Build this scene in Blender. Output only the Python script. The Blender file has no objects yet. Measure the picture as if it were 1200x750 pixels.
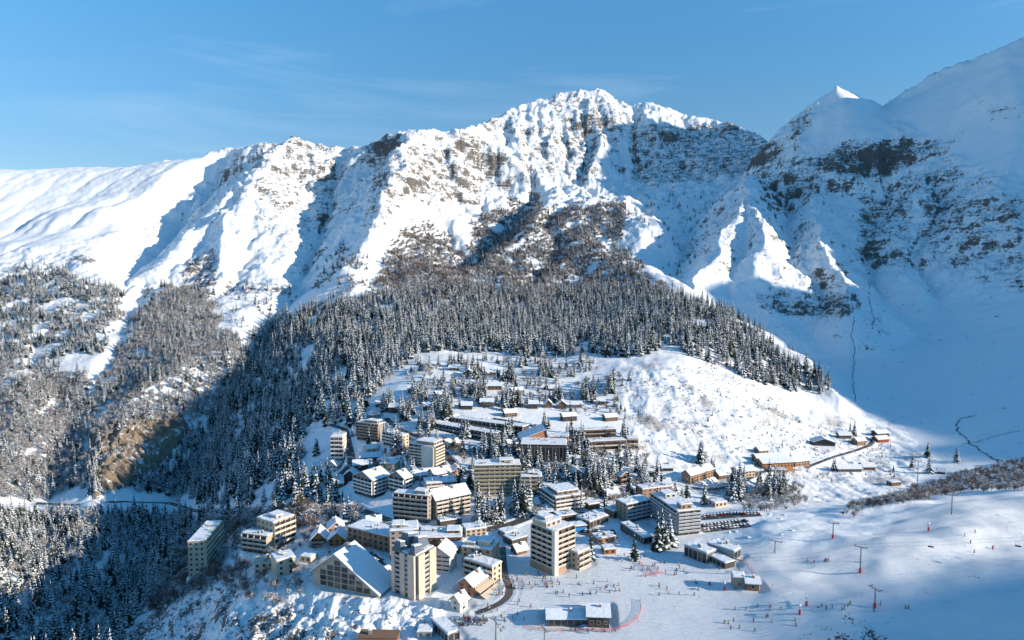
import bpy, bmesh, math, random, time
import numpy as np
from mathutils import Vector, Matrix
T0 = time.time()
rnd = random.Random(7)
scene = bpy.context.scene
col = scene.collection

# ------------------------------------------------------------------ camera, sky, sun
F = 800.0                      # focal length in pixels of the 1200 px wide photograph
PITCH = math.radians(-4.3)
CZ = 300.0                     # height of the drone
cam_d = bpy.data.cameras.new('camera')
cam = bpy.data.objects.new('camera', cam_d)
col.objects.link(cam)
cam.location = (0, 0, CZ)
cam.rotation_euler = (math.radians(90) + PITCH, 0, 0)
cam_d.sensor_width = 36.0
cam_d.lens = 36.0 * F / 1200.0
cam_d.clip_start = 1.0
cam_d.clip_end = 30000.0
scene.camera = cam

SUN_EL = math.radians(19.0)
SUN_BACK = math.radians(15)    # the sun stands to the right, a little behind the camera
sun_dir = Vector((math.cos(SUN_EL) * math.cos(SUN_BACK), -math.cos(SUN_EL) * math.sin(SUN_BACK), math.sin(SUN_EL)))
world = bpy.data.worlds.new("World")
scene.world = world
world.use_nodes = True
wn = world.node_tree
bg = wn.nodes['Background']
sky = wn.nodes.new('ShaderNodeTexSky')
sky.sky_type = 'NISHITA'
sky.sun_disc = False
sky.sun_elevation = SUN_EL
sky.sun_rotation = math.atan2(sun_dir.x, sun_dir.y)
sky.altitude = 2400
sky.air_density = 0.85
sky.dust_density = 0.1
sky.ozone_density = 1.6
# thin streaks of high cloud, fixed in the sky by direction
tc = wn.nodes.new('ShaderNodeTexCoord')
mp = wn.nodes.new('ShaderNodeMapping')
mp.inputs['Rotation'].default_value = (0, math.radians(-24), 0)
mp.inputs['Location'].default_value = (2.3, 0.4, 0.9)
mp.inputs['Scale'].default_value = (1.2, 1.2, 9.0)
cn = wn.nodes.new('ShaderNodeTexNoise')
cn.inputs['Scale'].default_value = 1.6
cn.inputs['Detail'].default_value = 7
cn.inputs['Roughness'].default_value = 0.6
cn.inputs['Distortion'].default_value = 0.5
cr = wn.nodes.new('ShaderNodeMapRange')
cr.inputs['From Min'].default_value = 0.575
cr.inputs['From Max'].default_value = 0.95
cr.inputs['To Max'].default_value = 0.25
mixc = wn.nodes.new('ShaderNodeMix')
mixc.data_type = 'RGBA'
mixc.inputs['B'].default_value = (5.5, 6.3, 7.2, 1)
wn.links.new(tc.outputs['Generated'], mp.inputs['Vector'])
wn.links.new(mp.outputs['Vector'], cn.inputs['Vector'])
wn.links.new(cn.outputs['Fac'], cr.inputs['Value'])
wn.links.new(cr.outputs['Result'], mixc.inputs['Factor'])
tint = wn.nodes.new('ShaderNodeMix'); tint.data_type = 'RGBA'; tint.blend_type = 'MULTIPLY'
tint.inputs['Factor'].default_value = 1.0
# the clear blue of high winter air, a little milkier towards the horizon
sx = wn.nodes.new('ShaderNodeSeparateXYZ'); wn.links.new(tc.outputs['Generated'], sx.inputs[0])
hr = wn.nodes.new('ShaderNodeMapRange'); hr.inputs['From Min'].default_value = 0.08; hr.inputs['From Max'].default_value = 0.42
wn.links.new(sx.outputs['Z'], hr.inputs['Value'])
tm = wn.nodes.new('ShaderNodeMix'); tm.data_type = 'RGBA'
tm.inputs['A'].default_value = (0.63, 0.63, 0.57, 1); tm.inputs['B'].default_value = (0.57, 1.32, 1.44, 1)
wn.links.new(hr.outputs['Result'], tm.inputs['Factor']); wn.links.new(tm.outputs['Result'], tint.inputs['B'])
wn.links.new(sky.outputs['Color'], tint.inputs['A'])
wn.links.new(tint.outputs['Result'], mixc.inputs['A'])
wn.links.new(mixc.outputs['Result'], bg.inputs['Color'])
bg.inputs['Strength'].default_value = 0.125

sd = bpy.data.lights.new('sun', 'SUN')
sd.energy = 5.0
sd.angle = math.radians(0.53)
sd.color = (1.0, 0.83, 0.66)
sun = bpy.data.objects.new('sun', sd)
col.objects.link(sun)
sun.rotation_euler = sun_dir.to_track_quat('Z', 'Y').to_euler()
sun.location = (600, 0, 900)
scene.view_settings.view_transform = 'Standard'
scene.view_settings.look = 'None'
scene.view_settings.exposure = 0.6
scene.view_settings.gamma = 1.0
scene.cycles.max_bounces = 5
scene.cycles.diffuse_bounces = 2

# ------------------------------------------------------------------ pixel <-> world
def az_px(px):
    """azimuth (rad, right positive) for a pixel column near the middle rows"""
    return np.arctan2((np.asarray(px, float) - 600.0), F * math.cos(PITCH))

def ray(px, py):
    a = (np.asarray(px, float) - 600) / F
    b = (375 - np.asarray(py, float)) / F
    y = math.cos(PITCH) - b * math.sin(PITCH)
    z = math.sin(PITCH) + b * math.cos(PITCH)
    return a, y, z

def azt(px, py):
    a, y, z = ray(px, py)
    h = np.hypot(a, y)
    return np.arctan2(a, y), z / h

def project(x, y, z):
    x = np.asarray(x, float); y = np.asarray(y, float); z = np.asarray(z, float) - CZ
    d = y * math.cos(PITCH) + z * math.sin(PITCH)
    u = -y * math.sin(PITCH) + z * math.cos(PITCH)
    d = np.where(d < 1, 1, d)
    return 600 + F * x / d, 375 - F * u / d

# ------------------------------------------------------------------ noise
_rs = np.random.RandomState(11)
_perm = _rs.permutation(512)
_perm = np.concatenate([_perm, _perm, _perm])
_ga = _rs.rand(512) * 2 * np.pi
_gx, _gy = np.cos(_ga), np.sin(_ga)
def perlin(x, y, seed=0):
    x = np.asarray(x, float) + seed * 17.31; y = np.asarray(y, float) + seed * 9.77
    xi = np.floor(x).astype(np.int64); yi = np.floor(y).astype(np.int64)
    xf = x - xi; yf = y - yi
    u = xf * xf * xf * (xf * (xf * 6 - 15) + 10); v = yf * yf * yf * (yf * (yf * 6 - 15) + 10)
    def g(ix, iy, dx, dy):
        h = _perm[(_perm[ix & 511] + iy) & 511]
        return _gx[h] * dx + _gy[h] * dy
    a = g(xi, yi, xf, yf); b = g(xi + 1, yi, xf - 1, yf)
    c = g(xi, yi + 1, xf, yf - 1); d = g(xi + 1, yi + 1, xf - 1, yf - 1)
    return ((a + (b - a) * u) + ((c + (d - c) * u) - (a + (b - a) * u)) * v) * 1.4
def fbm(x, y, octs=4, seed=0, gain=0.5):
    s = 0; a = 1.0
    for i in range(octs):
        s = s + a * perlin(x * 2 ** i, y * 2 ** i, seed + i); a *= gain
    return s
def ridged(x, y, octs=4, seed=0, gain=0.5):
    s = 0; a = 1.0
    for i in range(octs):
        s = s + a * (1 - 2 * np.abs(perlin(x * 2 ** i, y * 2 ** i, seed + i))); a *= gain
    return s
def sstep(a, b, x):
    t = np.clip((x - a) / (b - a), 0, 1)
    return t * t * (3 - 2 * t)
def in_poly(px, py, poly):
    px = np.asarray(px); py = np.asarray(py)
    r = np.zeros(px.shape, bool)
    n = len(poly)
    for i in range(n):
        x1, y1 = poly[i]; x2, y2 = poly[(i + 1) % n]
        if y1 == y2: continue
        c = ((y1 > py) != (y2 > py)) & (px < (x2 - x1) * (py - y1) / (y2 - y1) + x1)
        r ^= c
    return r
# ------------------------------------------------------------------ the lie of the land: surveyed points (column, row, distance)
CP = """
0 800 300;0 750 370;0 700 430;0 650 500;0 600 640;0 560 760;0 500 900;0 440 1050;0 400 1200;0 350 1400;0 305 1600;0 250 2050;0 198 2500
-150 750 380;-150 650 520;-150 570 760;-150 480 950;-150 400 1250;-150 300 1650;-150 205 2500
100 800 330;100 750 400;100 700 460;100 650 540;100 592 690;100 565 720;100 520 800;100 480 900;100 430 1050;100 380 1250;100 330 1450;100 300 1600;100 250 2050;100 193 2500
200 800 300;200 750 370;205 700 395;215 672 412;190 650 470;200 620 520;210 598 580;200 574 670;170 563 740;180 500 775;200 460 900;200 400 1150;200 350 1400;200 310 1600;200 250 1950;200 187 2450
300 800 270;300 750 300;300 690 340;300 650 400;300 615 450;300 600 520;290 590 580;300 560 650;300 500 800;300 450 950;300 400 1150;300 365 1300;300 330 1500;300 285 1700;290 172 2380
350 745 305;350 700 330;350 620 430;345 590 540;350 545 610;350 340 1450;375 265 1850
400 750 290;400 700 320;400 660 350;400 610 440;400 580 510;395 530 590;400 500 660;400 450 800;400 400 1000;400 360 1250;395 310 1550;390 240 1900;400 166 2380
500 750 290;500 690 325;500 610 420;500 580 465;500 540 525;500 500 610;500 460 710;500 425 810;500 400 950;500 360 1200;500 310 1500;500 260 1750;500 200 2050;500 154 2250
540 152 2350;560 151 2550;580 144 2740;560 200 2230;580 185 2480
600 750 285;600 700 315;600 640 380;600 580 460;600 530 550;600 490 640;600 450 750;600 420 850;600 380 1100;600 340 1400;600 300 1650;600 250 1950;600 225 2250;600 175 2600;598 131 2850
700 750 280;700 700 310;700 650 355;700 600 430;700 560 500;700 520 580;700 480 680;700 415 850;700 380 1100;700 340 1400;700 290 1700;700 240 2000;720 232 2300;700 180 2700;695 112 3000
640 112 3000;650 125 2950;735 128 2980;770 128 2950
800 750 275;800 700 305;800 660 345;800 610 430;800 570 510;800 540 580;800 500 650;800 460 720;800 420 800;800 385 950;800 350 1150;800 335 1450;800 320 1600;800 270 1900;800 230 2200;800 185 2650;810 142 2900
850 368 1110;850 372 1350;850 350 1500;850 155 2800
900 750 270;900 700 300;900 650 345;900 610 405;900 587 480;900 560 560;900 530 630;900 500 700;900 460 800;900 432 870;900 400 1000;900 405 1200;900 372 1450;900 335 1600;900 290 1750;900 240 2000;900 200 2300;912 174 2500
960 450 930;960 430 1180;960 400 1300
1000 750 265;1000 700 290;1000 650 330;1000 610 385;1000 592 500;1000 560 590;1000 530 690;1000 500 780;1000 460 950;1000 420 1150;1000 380 1350;1000 330 1550;1000 280 1700;1000 230 1850;1000 180 2000;985 128 2200;1030 140 2250
1100 750 260;1100 700 290;1100 650 325;1100 600 405;1100 583 435;1100 583 530;1100 550 620;1100 520 730;1100 480 880;1100 430 1100;1100 380 1300;1100 330 1450;1100 280 1600;1100 230 1720;1100 180 1850;1100 89 2150
1200 750 250;1200 700 280;1200 640 330;1200 600 385;1200 572 430;1200 578 520;1200 540 620;1200 500 740;1200 450 900;1200 400 1080;1200 350 1250;1200 300 1400;1200 240 1520;1200 180 1650;1200 120 1800;1200 46 2000
1350 740 250;1350 640 350;1350 585 500;1350 540 640;1350 450 850;1350 350 1150;1350 240 1400;1350 120 1650;1350 -20 1950
"""
cps = []
for line in CP.strip().split('\n'):
    for t in line.split(';'):
        cps.append([float(v) for v in t.split()])
cps = np.array(cps)
ca, ct = azt(cps[:, 0], cps[:, 1])
cd = cps[:, 2] / np.cos(ca)      # listed distances are measured straight ahead
cz = ct * cd
extra = []
# land behind the crests, around and below the drone, none of it in view
for (px, py, D) in [(0, 198, 2500), (100, 193, 2500), (200, 187, 2450), (290, 172, 2380), (400, 166, 2380), (500, 154, 2250), (560, 151, 2550), (598, 131, 2850), (695, 112, 3000), (810, 142, 2900), (912, 174, 2500), (985, 112, 2200), (1100, 89, 2150), (1200, 46, 2000), (1350, -20, 1950)]:
    a, t = azt(px, py); D = D / math.cos(a)
    extra.append((float(a), D + 450, float(t) * D - 170)); extra.append((float(a), D + 1600, float(t) * D - 500)); extra.append((float(a), 7000, -100))
for deg in (-110, -80, -58):
    for D, z in ((120, -190), (400, -215), (900, -150), (1600, 20), (2500, 300), (4500, 200)): extra.append((math.radians(deg), D, z))
for deg in (55, 75, 100, 120):
    for D, z in ((120, -165), (300, -140), (700, -140), (1100, -60), (1600, 100), (2600, 300), (4500, 400)): extra.append((math.radians(deg), D, z))
for deg in (-35, -15, 0, 15, 35):
    extra.append((math.radians(deg), 60, -175)); extra.append((math.radians(deg), 150, -172 if deg > -25 else -190))
ex = np.array(extra)
ca = np.concatenate([ca, ex[:, 0]]); cd = np.concatenate([cd, ex[:, 1]]); cz = np.concatenate([cz, ex[:, 2]])
ct = cz / cd
KA, KD = 1.0 / math.radians(7.0), 1.0 / 0.17
U = np.stack([ca * KA, np.log(cd) * KD], 1)
def tps(r2): return 0.5 * r2 * np.log(r2 + 1e-9)
n = len(U)
A = np.zeros((n + 3, n + 3))
dd = ((U[:, None] - U[None]) ** 2).sum(2)
A[:n, :n] = tps(dd) + np.eye(n) * 0.25
A[:n, n] = 1; A[:n, n + 1:] = U
A[n, :n] = 1; A[n + 1:, :n] = U.T
W = np.linalg.solve(A, np.concatenate([ct, [0, 0, 0]]))
def base_t(a, D):
    """screen slope of the land at azimuth a, distance D"""
    u = np.asarray(a) * KA; v = np.log(np.asarray(D)) * KD
    sh = u.shape; u = u.ravel(); v = v.ravel()
    out = W[n] + W[n + 1] * u + W[n + 2] * v
    for s in range(0, len(u), 60000):
        e = slice(s, s + 60000)
        r2 = (u[e, None] - U[None, :, 0]) ** 2 + (v[e, None] - U[None, :, 1]) ** 2
        out[e] += tps(r2) @ W[:n]
    return out.reshape(sh)
# evaluate on a regular (azimuth, log distance) lattice, read back with bicubic interpolation
AZ0, AZ1, LD0, LD1 = math.radians(-126), math.radians(126), math.log(50), math.log(7500)
NA, ND = 300, 220
BT = base_t(*np.meshgrid(np.linspace(AZ0, AZ1, NA), np.exp(np.linspace(LD0, LD1, ND)), indexing='ij'))
def cubic(G, u, v):
    iu = np.clip(np.floor(u).astype(int), 1, G.shape[0] - 3); iv = np.clip(np.floor(v).astype(int), 1, G.shape[1] - 3)
    fu = np.clip(u - iu, 0, 1); fv = np.clip(v - iv, 0, 1)
    def w(f): return (-.5 * f + f * f - .5 * f ** 3, 1 - 2.5 * f * f + 1.5 * f ** 3, .5 * f + 2 * f * f - 1.5 * f ** 3, -.5 * f * f + .5 * f ** 3)
    wu, wv = w(fu), w(fv)
    s = 0
    for i in range(4):
        for j in range(4):
            s = s + wu[i] * wv[j] * G[iu - 1 + i, iv - 1 + j]
    return s
def base_z(x, y):
    D = np.hypot(x, y); a = np.arctan2(x, y)
    D = np.clip(D, 55, 7400)
    t = cubic(BT, (a - AZ0) / (AZ1 - AZ0) * (NA - 1), (np.log(D) - LD0) / (LD1 - LD0) * (ND - 1))
    return CZ + t * D

# ridges and spurs: crest line as (column, row, distance), slope to its left, slope to its right
RIDGES = [
 ([(345,162,2380),(312,183,2190),(290,213,2020),(274,243,1860),(260,285,1650),(250,325,1470)], .8, .55),
 ([(262,180,2400),(235,212,2150),(205,250,1900),(170,290,1700)], .4, .4),
 ([(190,188,2450),(150,225,2150),(110,262,1900),(80,298,1680)], .33, .33),
 ([(447,157,2290),(443,188,2030),(440,213,1880),(426,252,1680),(406,290,1490),(392,322,1350)], .95, .55),
 ([(500,154,2250),(487,195,2010),(478,235,1830)], .55, .55),
 ([(545,153,2250),(553,190,2040),(560,222,1900)], .6, .6),
 ([(545,152,2380),(560,151,2550),(580,143,2740),(600,131,2850),(640,115,2980),(665,110,3000),(700,107,3020),(722,118,3000),(738,128,2960),(763,121,2950),(800,136,2900),(830,142,2860),(856,146,2780),(885,160,2650),(912,174,2500)], .72, .72),
 ([(600,131,2850),(606,165,2560),(597,200,2300),(585,225,2100)], .85, .75),
 ([(655,112,2990),(648,150,2740),(640,190,2480),(622,222,2200)], .8, .8),
 ([(703,108,3010),(707,140,2850),(703,175,2620),(690,205,2420)], .85, .9),
 ([(765,122,2950),(772,160,2760),(790,200,2500)], .8, .8),
 ([(832,142,2860),(822,180,2600),(815,215,2330)], .8, .8),
 ([(878,208,1990),(868,232,1780),(852,270,1560),(826,310,1400),(803,343,1290)], .85, .8),
 ([(868,232,1780),(888,262,1560),(893,285,1440)], .8, 1.0),
 ([(985,101,2200),(975,150,2070),(962,200,1930),(958,242,1740),(962,284,1530),(986,325,1370),(984,352,1290)], .85, .8),
 ([(945,275,1620),(927,312,1440),(905,350,1310)], .85, .85),
 ([(912,174,2500),(935,160,2400),(958,136,2260),(985,101,2200),(1008,113,2220),(1030,124,2260),(1065,104,2190),(1100,88,2150),(1150,66,2080),(1200,45,2000),(1280,8,1950),(1350,-24,1950)], .85, .55),
 ([(1200,165,1700),(1180,205,1620),(1150,260,1530),(1130,320,1440)], .7, .7),
 ([(1100,180,1850),(1080,230,1720),(1060,290,1560)], .6, .6),
 ([(700,292,1680),(760,312,1480),(800,340,1260),(850,366,1110),(900,398,1000),(945,434,930),(985,475,840)], .22, .50),
 ([(700,238,2010),(730,245,1960),(770,262,1900),(790,290,1800)], .4, .6),
 # crest of the near piste hill, and the rocky spur the western blocks stand on
 ([(880,598,425),(960,602,415),(1040,592,425),(1120,582,432),(1210,570,436)], .10, .42),
 ([(480,700,322),(420,692,332),(360,688,345),(300,672,372),(250,668,402),(205,668,425)], .30, .85),
]
CARVES = [
 ([(262,215,2230),(235,248,2080),(200,285,1900),(165,315,1680),(140,345,1430)], .42, .8),
 ([(410,172,2400),(400,200,2290),(386,240,2100),(372,280,1850),(350,330,1560),(322,395,1260),(292,445,1050),(258,495,950),(222,555,860),(190,615,720),(165,665,610),(135,725,520),(95,795,430)], .50, .7),
 ([(165,340,1480),(142,400,1200),(112,452,1040),(82,505,930),(60,555,830),(50,600,720),(80,680,540)], .45, .5),
 ([(45,400,1220),(60,440,1080),(75,490,960)], .45, .5),
 ([(628,240,2260),(592,278,1960),(562,312,1700),(540,335,1550)], .45, .6),
]
def smax(a, b, k):
    h = np.clip(0.5 + 0.5 * (a - b) / k, 0, 1)
    return b + (a - b) * h + k * h * (1 - h)
RW = []
for pts, kl, kr in RIDGES:
    p = np.array(pts, float)
    a, t = azt(p[:, 0], p[:, 1]); p[:, 2] /= np.cos(a)
    RW.append((np.stack([p[:, 2] * np.sin(a), p[:, 2] * np.cos(a), CZ + t * p[:, 2]], 1), kl, kr))
CW = []
for pts, kl, kr in CARVES:
    p = np.array(pts, float)
    a, t = azt(p[:, 0], p[:, 1]); p[:, 2] /= np.cos(a)
    CW.append((np.stack([p[:, 2] * np.sin(a), p[:, 2] * np.cos(a), -(CZ + t * p[:, 2])], 1), kl, kr))
def tent(x, y, P, kl, kr, far=None, cap=0.):
    if far is None: far = 90. if np.hypot(P[:, 0], P[:, 1]).mean() < 1300 else 230.
    segs = []; dmin = np.full(x.shape, 1e9); K = np.zeros(x.shape)
    for i in range(len(P) - 1):
        ax, ay, az = P[i]; bx, by, bz = P[i + 1]
        dx, dy = bx - ax, by - ay; L2 = dx * dx + dy * dy
        s0 = ((x - ax) * dx + (y - ay) * dy) / L2; s = np.clip(s0, 0, 1)
        over = np.maximum(0, -s0) * math.sqrt(L2) if i == 0 else 0
        d = np.hypot(x - ax - s * dx, y - ay - s * dy)
        side = dx * (y - ay) - dy * (x - ax)
        near_ = d < dmin
        # left of travel is screen right on crests listed going down towards the camera; the slope eases from one side to the other round the ends
        f = np.clip(.5 + .5 * side / (math.sqrt(L2) * np.maximum(d, 1e-6)) * 2.5, 0, 1)
        K = np.where(near_, kl + (kr - kl) * f, K); dmin = np.where(near_, d, dmin)
        segs.append((d, az + (bz - az) * s, over))
    best = np.full(x.shape, -1e9)
    for d, zc, over in segs: best = np.maximum(best, zc - K * d - np.maximum(0, d - far) * .55 - cap * over)
    return best
def land(x, y, warp=True):
    z = base_z(x, y)
    D = np.hypot(x, y)
    k = np.clip(D / 200, 1.0, 10)
    if warp:
        wx = x + fbm(x / 160, y / 160, 3, 3) * 22 * np.clip((D - 500) / 900, 0, 1)
        wy = y + fbm(x / 160, y / 160, 3, 8) * 22 * np.clip((D - 500) / 900, 0, 1)
    else: wx, wy = x, y
    for P, kl, kr in RW:
        m = (x > P[:, 0].min() - 420) & (x < P[:, 0].max() + 420) & (y > P[:, 1].min() - 420) & (y < P[:, 1].max() + 420)
        if m.any(): z[m] = smax(tent(wx[m], wy[m], P, kl, kr), z[m], k[m])
    for P, kl, kr in CW:
        m = (x > P[:, 0].min() - 420) & (x < P[:, 0].max() + 420) & (y > P[:, 1].min() - 420) & (y < P[:, 1].max() + 420)
        if m.any(): z[m] = -smax(tent(wx[m], wy[m], P, kl, kr, 150., 1.3), -z[m], k[m] * 1.5)
    return z

# ------------------------------------------------------------------ water has carved the high slopes: stream incision on a 12 m lattice
GX0, GY0, GS = -2500.0, 300.0, 12.0
gnx, gny = 400, 270
gx, gy = np.meshgrid(GX0 + np.arange(gnx) * GS, GY0 + np.arange(gny) * GS, indexing='ij')
GD = np.hypot(gx, gy)
g0 = land(gx, gy)
g = g0 + fbm(gx / 90, gy / 90, 4, 21) * 9
emask = sstep(900, 1500, GD) * sstep(CZ - 150, CZ - 20, g0) * 0.9 + 0.1 * sstep(600, 900, GD)
dirs = [(1, 0, 1.0), (-1, 0, 1.0), (0, 1, 1.0), (0, -1, 1.0), (1, 1, 1.414), (1, -1, 1.414), (-1, 1, 1.414), (-1, -1, 1.414)]
idx = np.arange(gnx * gny).reshape(gnx, gny)
for it in range(7):
    best = np.zeros_like(g); rec = idx.copy()
    for dx, dy, dl in dirs:
        sh = np.full_like(g, 1e9)
        xs = slice(max(0, -dx), gnx - max(0, dx)); ys = slice(max(0, -dy), gny - max(0, dy))
        xt = slice(max(0, dx), gnx + min(0, dx)); yt = slice(max(0, dy), gny + min(0, dy))
        sh[xs, ys] = g[xt, yt]
        s = (g - sh) / (dl * GS)
        nb = idx + dx * gny + dy
        m = s > best
        best[m] = s[m]; rec[m] = nb[m]
    order = np.argsort(-g.ravel()).tolist()
    acc = [1.0] * (gnx * gny); rl = rec.ravel().tolist()
    for i in order:
        r = rl[i]
        if r != i: acc[r] += acc[i]
    acc = np.array(acc).reshape(gnx, gny)
    cut = 0.62 * np.clip(best, 0, 1.6) * np.minimum(acc, 900) ** 0.42 * 1.5
    g = g - np.minimum(cut, 9) * emask
    p = np.pad(g, 1, mode='edge')
    lap = (p[2:, 1:-1] + p[:-2, 1:-1] + p[1:-1, 2:] + p[1:-1, :-2]) / 4 - g
    g = g + lap * 0.22
    g = np.maximum(g, g0 - 48)
ERO = (g - g0)
ERO = ERO * emask
ERO -= sstep(0, 1, emask) * ERO[emask > .5].mean() * 0.75       # keep the mean height
_p = np.pad(ERO, 1, mode='edge'); ERO = ERO * .5 + (_p[2:, 1:-1] + _p[:-2, 1:-1] + _p[1:-1, 2:] + _p[1:-1, :-2]) * .125
def erosion(x, y):
    u = (x - GX0) / GS; v = (y - GY0) / GS
    ok = (u > 2) & (u < gnx - 3) & (v > 2) & (v < gny - 3)
    e = cubic(ERO, np.clip(u, 2, gnx - 4), np.clip(v, 2, gny - 4))
    return np.where(ok, e, 0)
print('erosion', time.time() - T0)

# ------------------------------------------------------------------ regions (outlines seen from the drone, laid on the ground)
ROCKS = [  # outline, strength of bare rock
 ([(925,195),(965,190),(990,165),(1040,165),(1075,172),(1100,165),(1130,152),(1130,168),(1100,182),(1060,198),(1040,218),(985,212),(950,205)], .95),
 ([(222,305),(250,288),(258,330),(240,345),(205,325)], 1.0),
 ([(265,325),(350,335),(348,345),(262,345)], .75),
 ([(70,300),(115,302),(118,312),(80,310)], .8), ([(0,310),(60,302),(62,312),(0,322)], .5),
 ([(420,165),(470,162),(470,180),(430,188)], .9), ([(485,178),(520,180),(518,188),(492,188)], .3), ([(330,162),(385,168),(380,182),(340,178)], .6),
 ([(885,345),(1005,345),(1012,362),(985,375),(890,365)], 1.0),
 ([(1080,240),(1200,235),(1200,345),(1150,335),(1070,300)], .62), ([(1005,235),(1070,240),(1065,320),(1010,310)], .68), ([(880,200),(960,205),(960,240),(900,260)], .5), ([(1050,210),(1130,200),(1120,235),(1050,240)], .45), ([(1150,125),(1200,118),(1200,145),(1155,140)], .9),
 ([(660,145),(715,140),(720,160),(680,170)], .5), ([(740,150),(900,150),(920,200),(840,215),(740,225)], .62), ([(565,140),(600,140),(600,200),(575,200)], .55), ([(640,112),(740,125),(735,140),(650,140)], .45),
 ([(848,138),(866,138),(866,158),(848,158)], 1.0),
 ([(925,150),(955,130),(950,165),(930,180)], .6),
 ([(100,522),(126,496),(165,488),(214,488),(222,505),(205,530),(182,552),(160,568),(108,582)], 1.45),
 ([(150,735),(190,690),(260,690),(360,700),(400,735),(400,800),(150,800)], .78),
 ([(400,690),(500,705),(500,745),(400,745)], .30),
 ([(800,300),(860,230),(900,270),(860,330)], .3), ([(900,345),(940,250),(1000,330),(990,350)], .35),
 ([(735,435),(850,425),(960,490),(900,540),(740,520)], .34),
 ([(940,500),(1040,480),(1090,540),(1060,580),(880,590),(850,560)], .3),
 ([(1000,380),(1035,372),(1030,420),(1005,405)], .5),
]
# ------------------------------------------------------------------ the ground sheet
NAZ = 1150; NDI = 720
az_in = np.linspace(math.radians(-39.5), math.radians(39.5), 890)
az_l = math.radians(-125) + (math.radians(-39.5) - math.radians(-125)) * (np.linspace(0, 1, 46)[:-1])
az_r = math.radians(39.5) + (math.radians(125) - math.radians(39.5)) * (np.linspace(0, 1, 216)[1:])
TAZ = np.concatenate([az_l, az_in, az_r])
ld = np.concatenate([np.linspace(math.log(70), math.log(235), 25)[:-1], np.linspace(math.log(235), math.log(3500), NDI - 50), np.linspace(math.log(3500), math.log(7000), 27)[1:]])
TD = np.exp(ld)
AA, DD = np.meshgrid(TAZ, TD, indexing='ij')
TX = DD * np.sin(AA); TY = DD * np.cos(AA)
TZ = land(TX, TY)
PXg, PYg = project(TX, TY, TZ)
calm = (in_poly(PXg, PYg, [(938,168),(960,122),(985,90),(1040,112),(1048,168),(960,175)]) | in_poly(PXg, PYg, [(1040,130),(1200,40),(1400,-80),(1400,250),(1200,240),(1150,200),(1060,150)]) | in_poly(PXg, PYg, [(-400,150),(285,165),(200,270),(60,310),(-400,310)])).astype(float)
for _ in range(14):
    q = np.pad(calm, 1, mode='edge')
    calm = (q[2:, 1:-1] + q[:-2, 1:-1] + q[1:-1, 2:] + q[1:-1, :-2]) / 4
crest = in_poly(PXg, PYg, [(880,190),(912,160),(960,105),(985,85),(1070,95),(1070,178),(960,188),(930,215),(865,245)]).astype(float)
for _ in range(10):
    q = np.pad(crest, 1, mode='edge')
    crest = (q[2:, 1:-1] + q[:-2, 1:-1] + q[1:-1, 2:] + q[1:-1, :-2]) / 4
TZ += erosion(TX, TY) * (1 - .7 * calm) * (1 - .9 * crest)
print('land', time.time() - T0)
PXg, PYg = project(TX, TY, TZ)
rock = np.zeros_like(TZ)
for poly, s in ROCKS:
    p = np.array(poly, float); c = p.mean(0)
    m = in_poly(PXg + perlin(TX / 30, TY / 30, 5) * 4, PYg + perlin(TX / 30, TY / 30, 6) * 4, poly) & (TY > 0)
    rock = np.maximum(rock, m * s)
for poly in ([(300,170),(400,170),(395,240),(345,300),(300,260)], [(440,190),(560,170),(600,215),(560,240),(470,250),(430,290)], [(600,150),(700,150),(700,215),(620,215)]):
    rock = np.maximum(rock, in_poly(PXg, PYg, poly) * .42)
rock = rock - calm * .5 - in_poly(PXg, PYg, [(950,100),(1050,100),(1050,158),(955,162)]) * .6 - in_poly(PXg, PYg, [(545,160),(600,160),(610,215),(550,215)]) * .45
# soften the edges of the regions on the lattice
for _ in range(3):
    q = np.pad(rock, 1, mode='edge')
    rock = (q[2:, 1:-1] + q[:-2, 1:-1] + q[1:-1, 2:] + q[1:-1, :-2] + rock * 2) / 6
def soft(m, it):
    m = np.asarray(m)
    m = m.astype(float)
    for _ in range(it):
        q = np.pad(m, 1, mode='edge')
        m = (q[2:, 1:-1] + q[:-2, 1:-1] + q[1:-1, 2:] + q[1:-1, :-2]) / 4
    return m
high = sstep(1200, 1700, DD)
hz = sstep(CZ - 20, CZ + 250, TZ)
# relief finer than the carving
TYs = TY + 1.6 * (TZ - CZ) * sstep(900, 1500, DD)      # keeps the grain from stretching down steep faces

smooth = np.zeros_like(TZ)      # wind-loaded, smooth shoulders
PK = [(938,168),(960,122),(985,90),(1040,112),(1048,168),(960,175)]
sm = in_poly(PXg, PYg, PK) | in_poly(PXg, PYg, [(1035,130),(1200,40),(1400,-60),(1400,250),(1200,240),(1150,200),(1060,150)]) | in_poly(PXg, PYg, [(1000,400),(1060,330),(1300,330),(1300,560),(1100,540),(1000,470)]) | in_poly(PXg, PYg, [(-300,180),(270,185),(200,260),(60,290),(-300,300)])
smooth[sm] = 1
for _ in range(6):
    q = np.pad(smooth, 1, mode='edge')
    smooth = (q[2:, 1:-1] + q[:-2, 1:-1] + q[1:-1, 2:] + q[1:-1, :-2]) / 4
rough = 1 - 0.8 * smooth
TZ += (ridged(TX / 75, TYs / 130, 5, 31, .58) * 9.0 * high * hz + (ridged(TX / 34, TYs / 50, 4, 35, .62) * 3.0 * high * hz) + fbm(TX / 22, TYs / 40, 4, 41, .6) * 3.6 * high) * rough
TZ += fbm(TX / 50, TYs / 50, 4, 51) * (2.5 * sstep(620, 900, DD)) * rough
wall = soft(in_poly(PXg, PYg, [(880,190),(1040,215),(1150,190),(1400,150),(1400,340),(1080,350),(880,345)]), 14)
TZ += wall * (ridged((TX + TY * .5) / 42, TYs / 70, 4, 37, .6) * 5.5 + fbm(TX / 15, TYs / 20, 2, 39) * 1.6) * high
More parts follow.
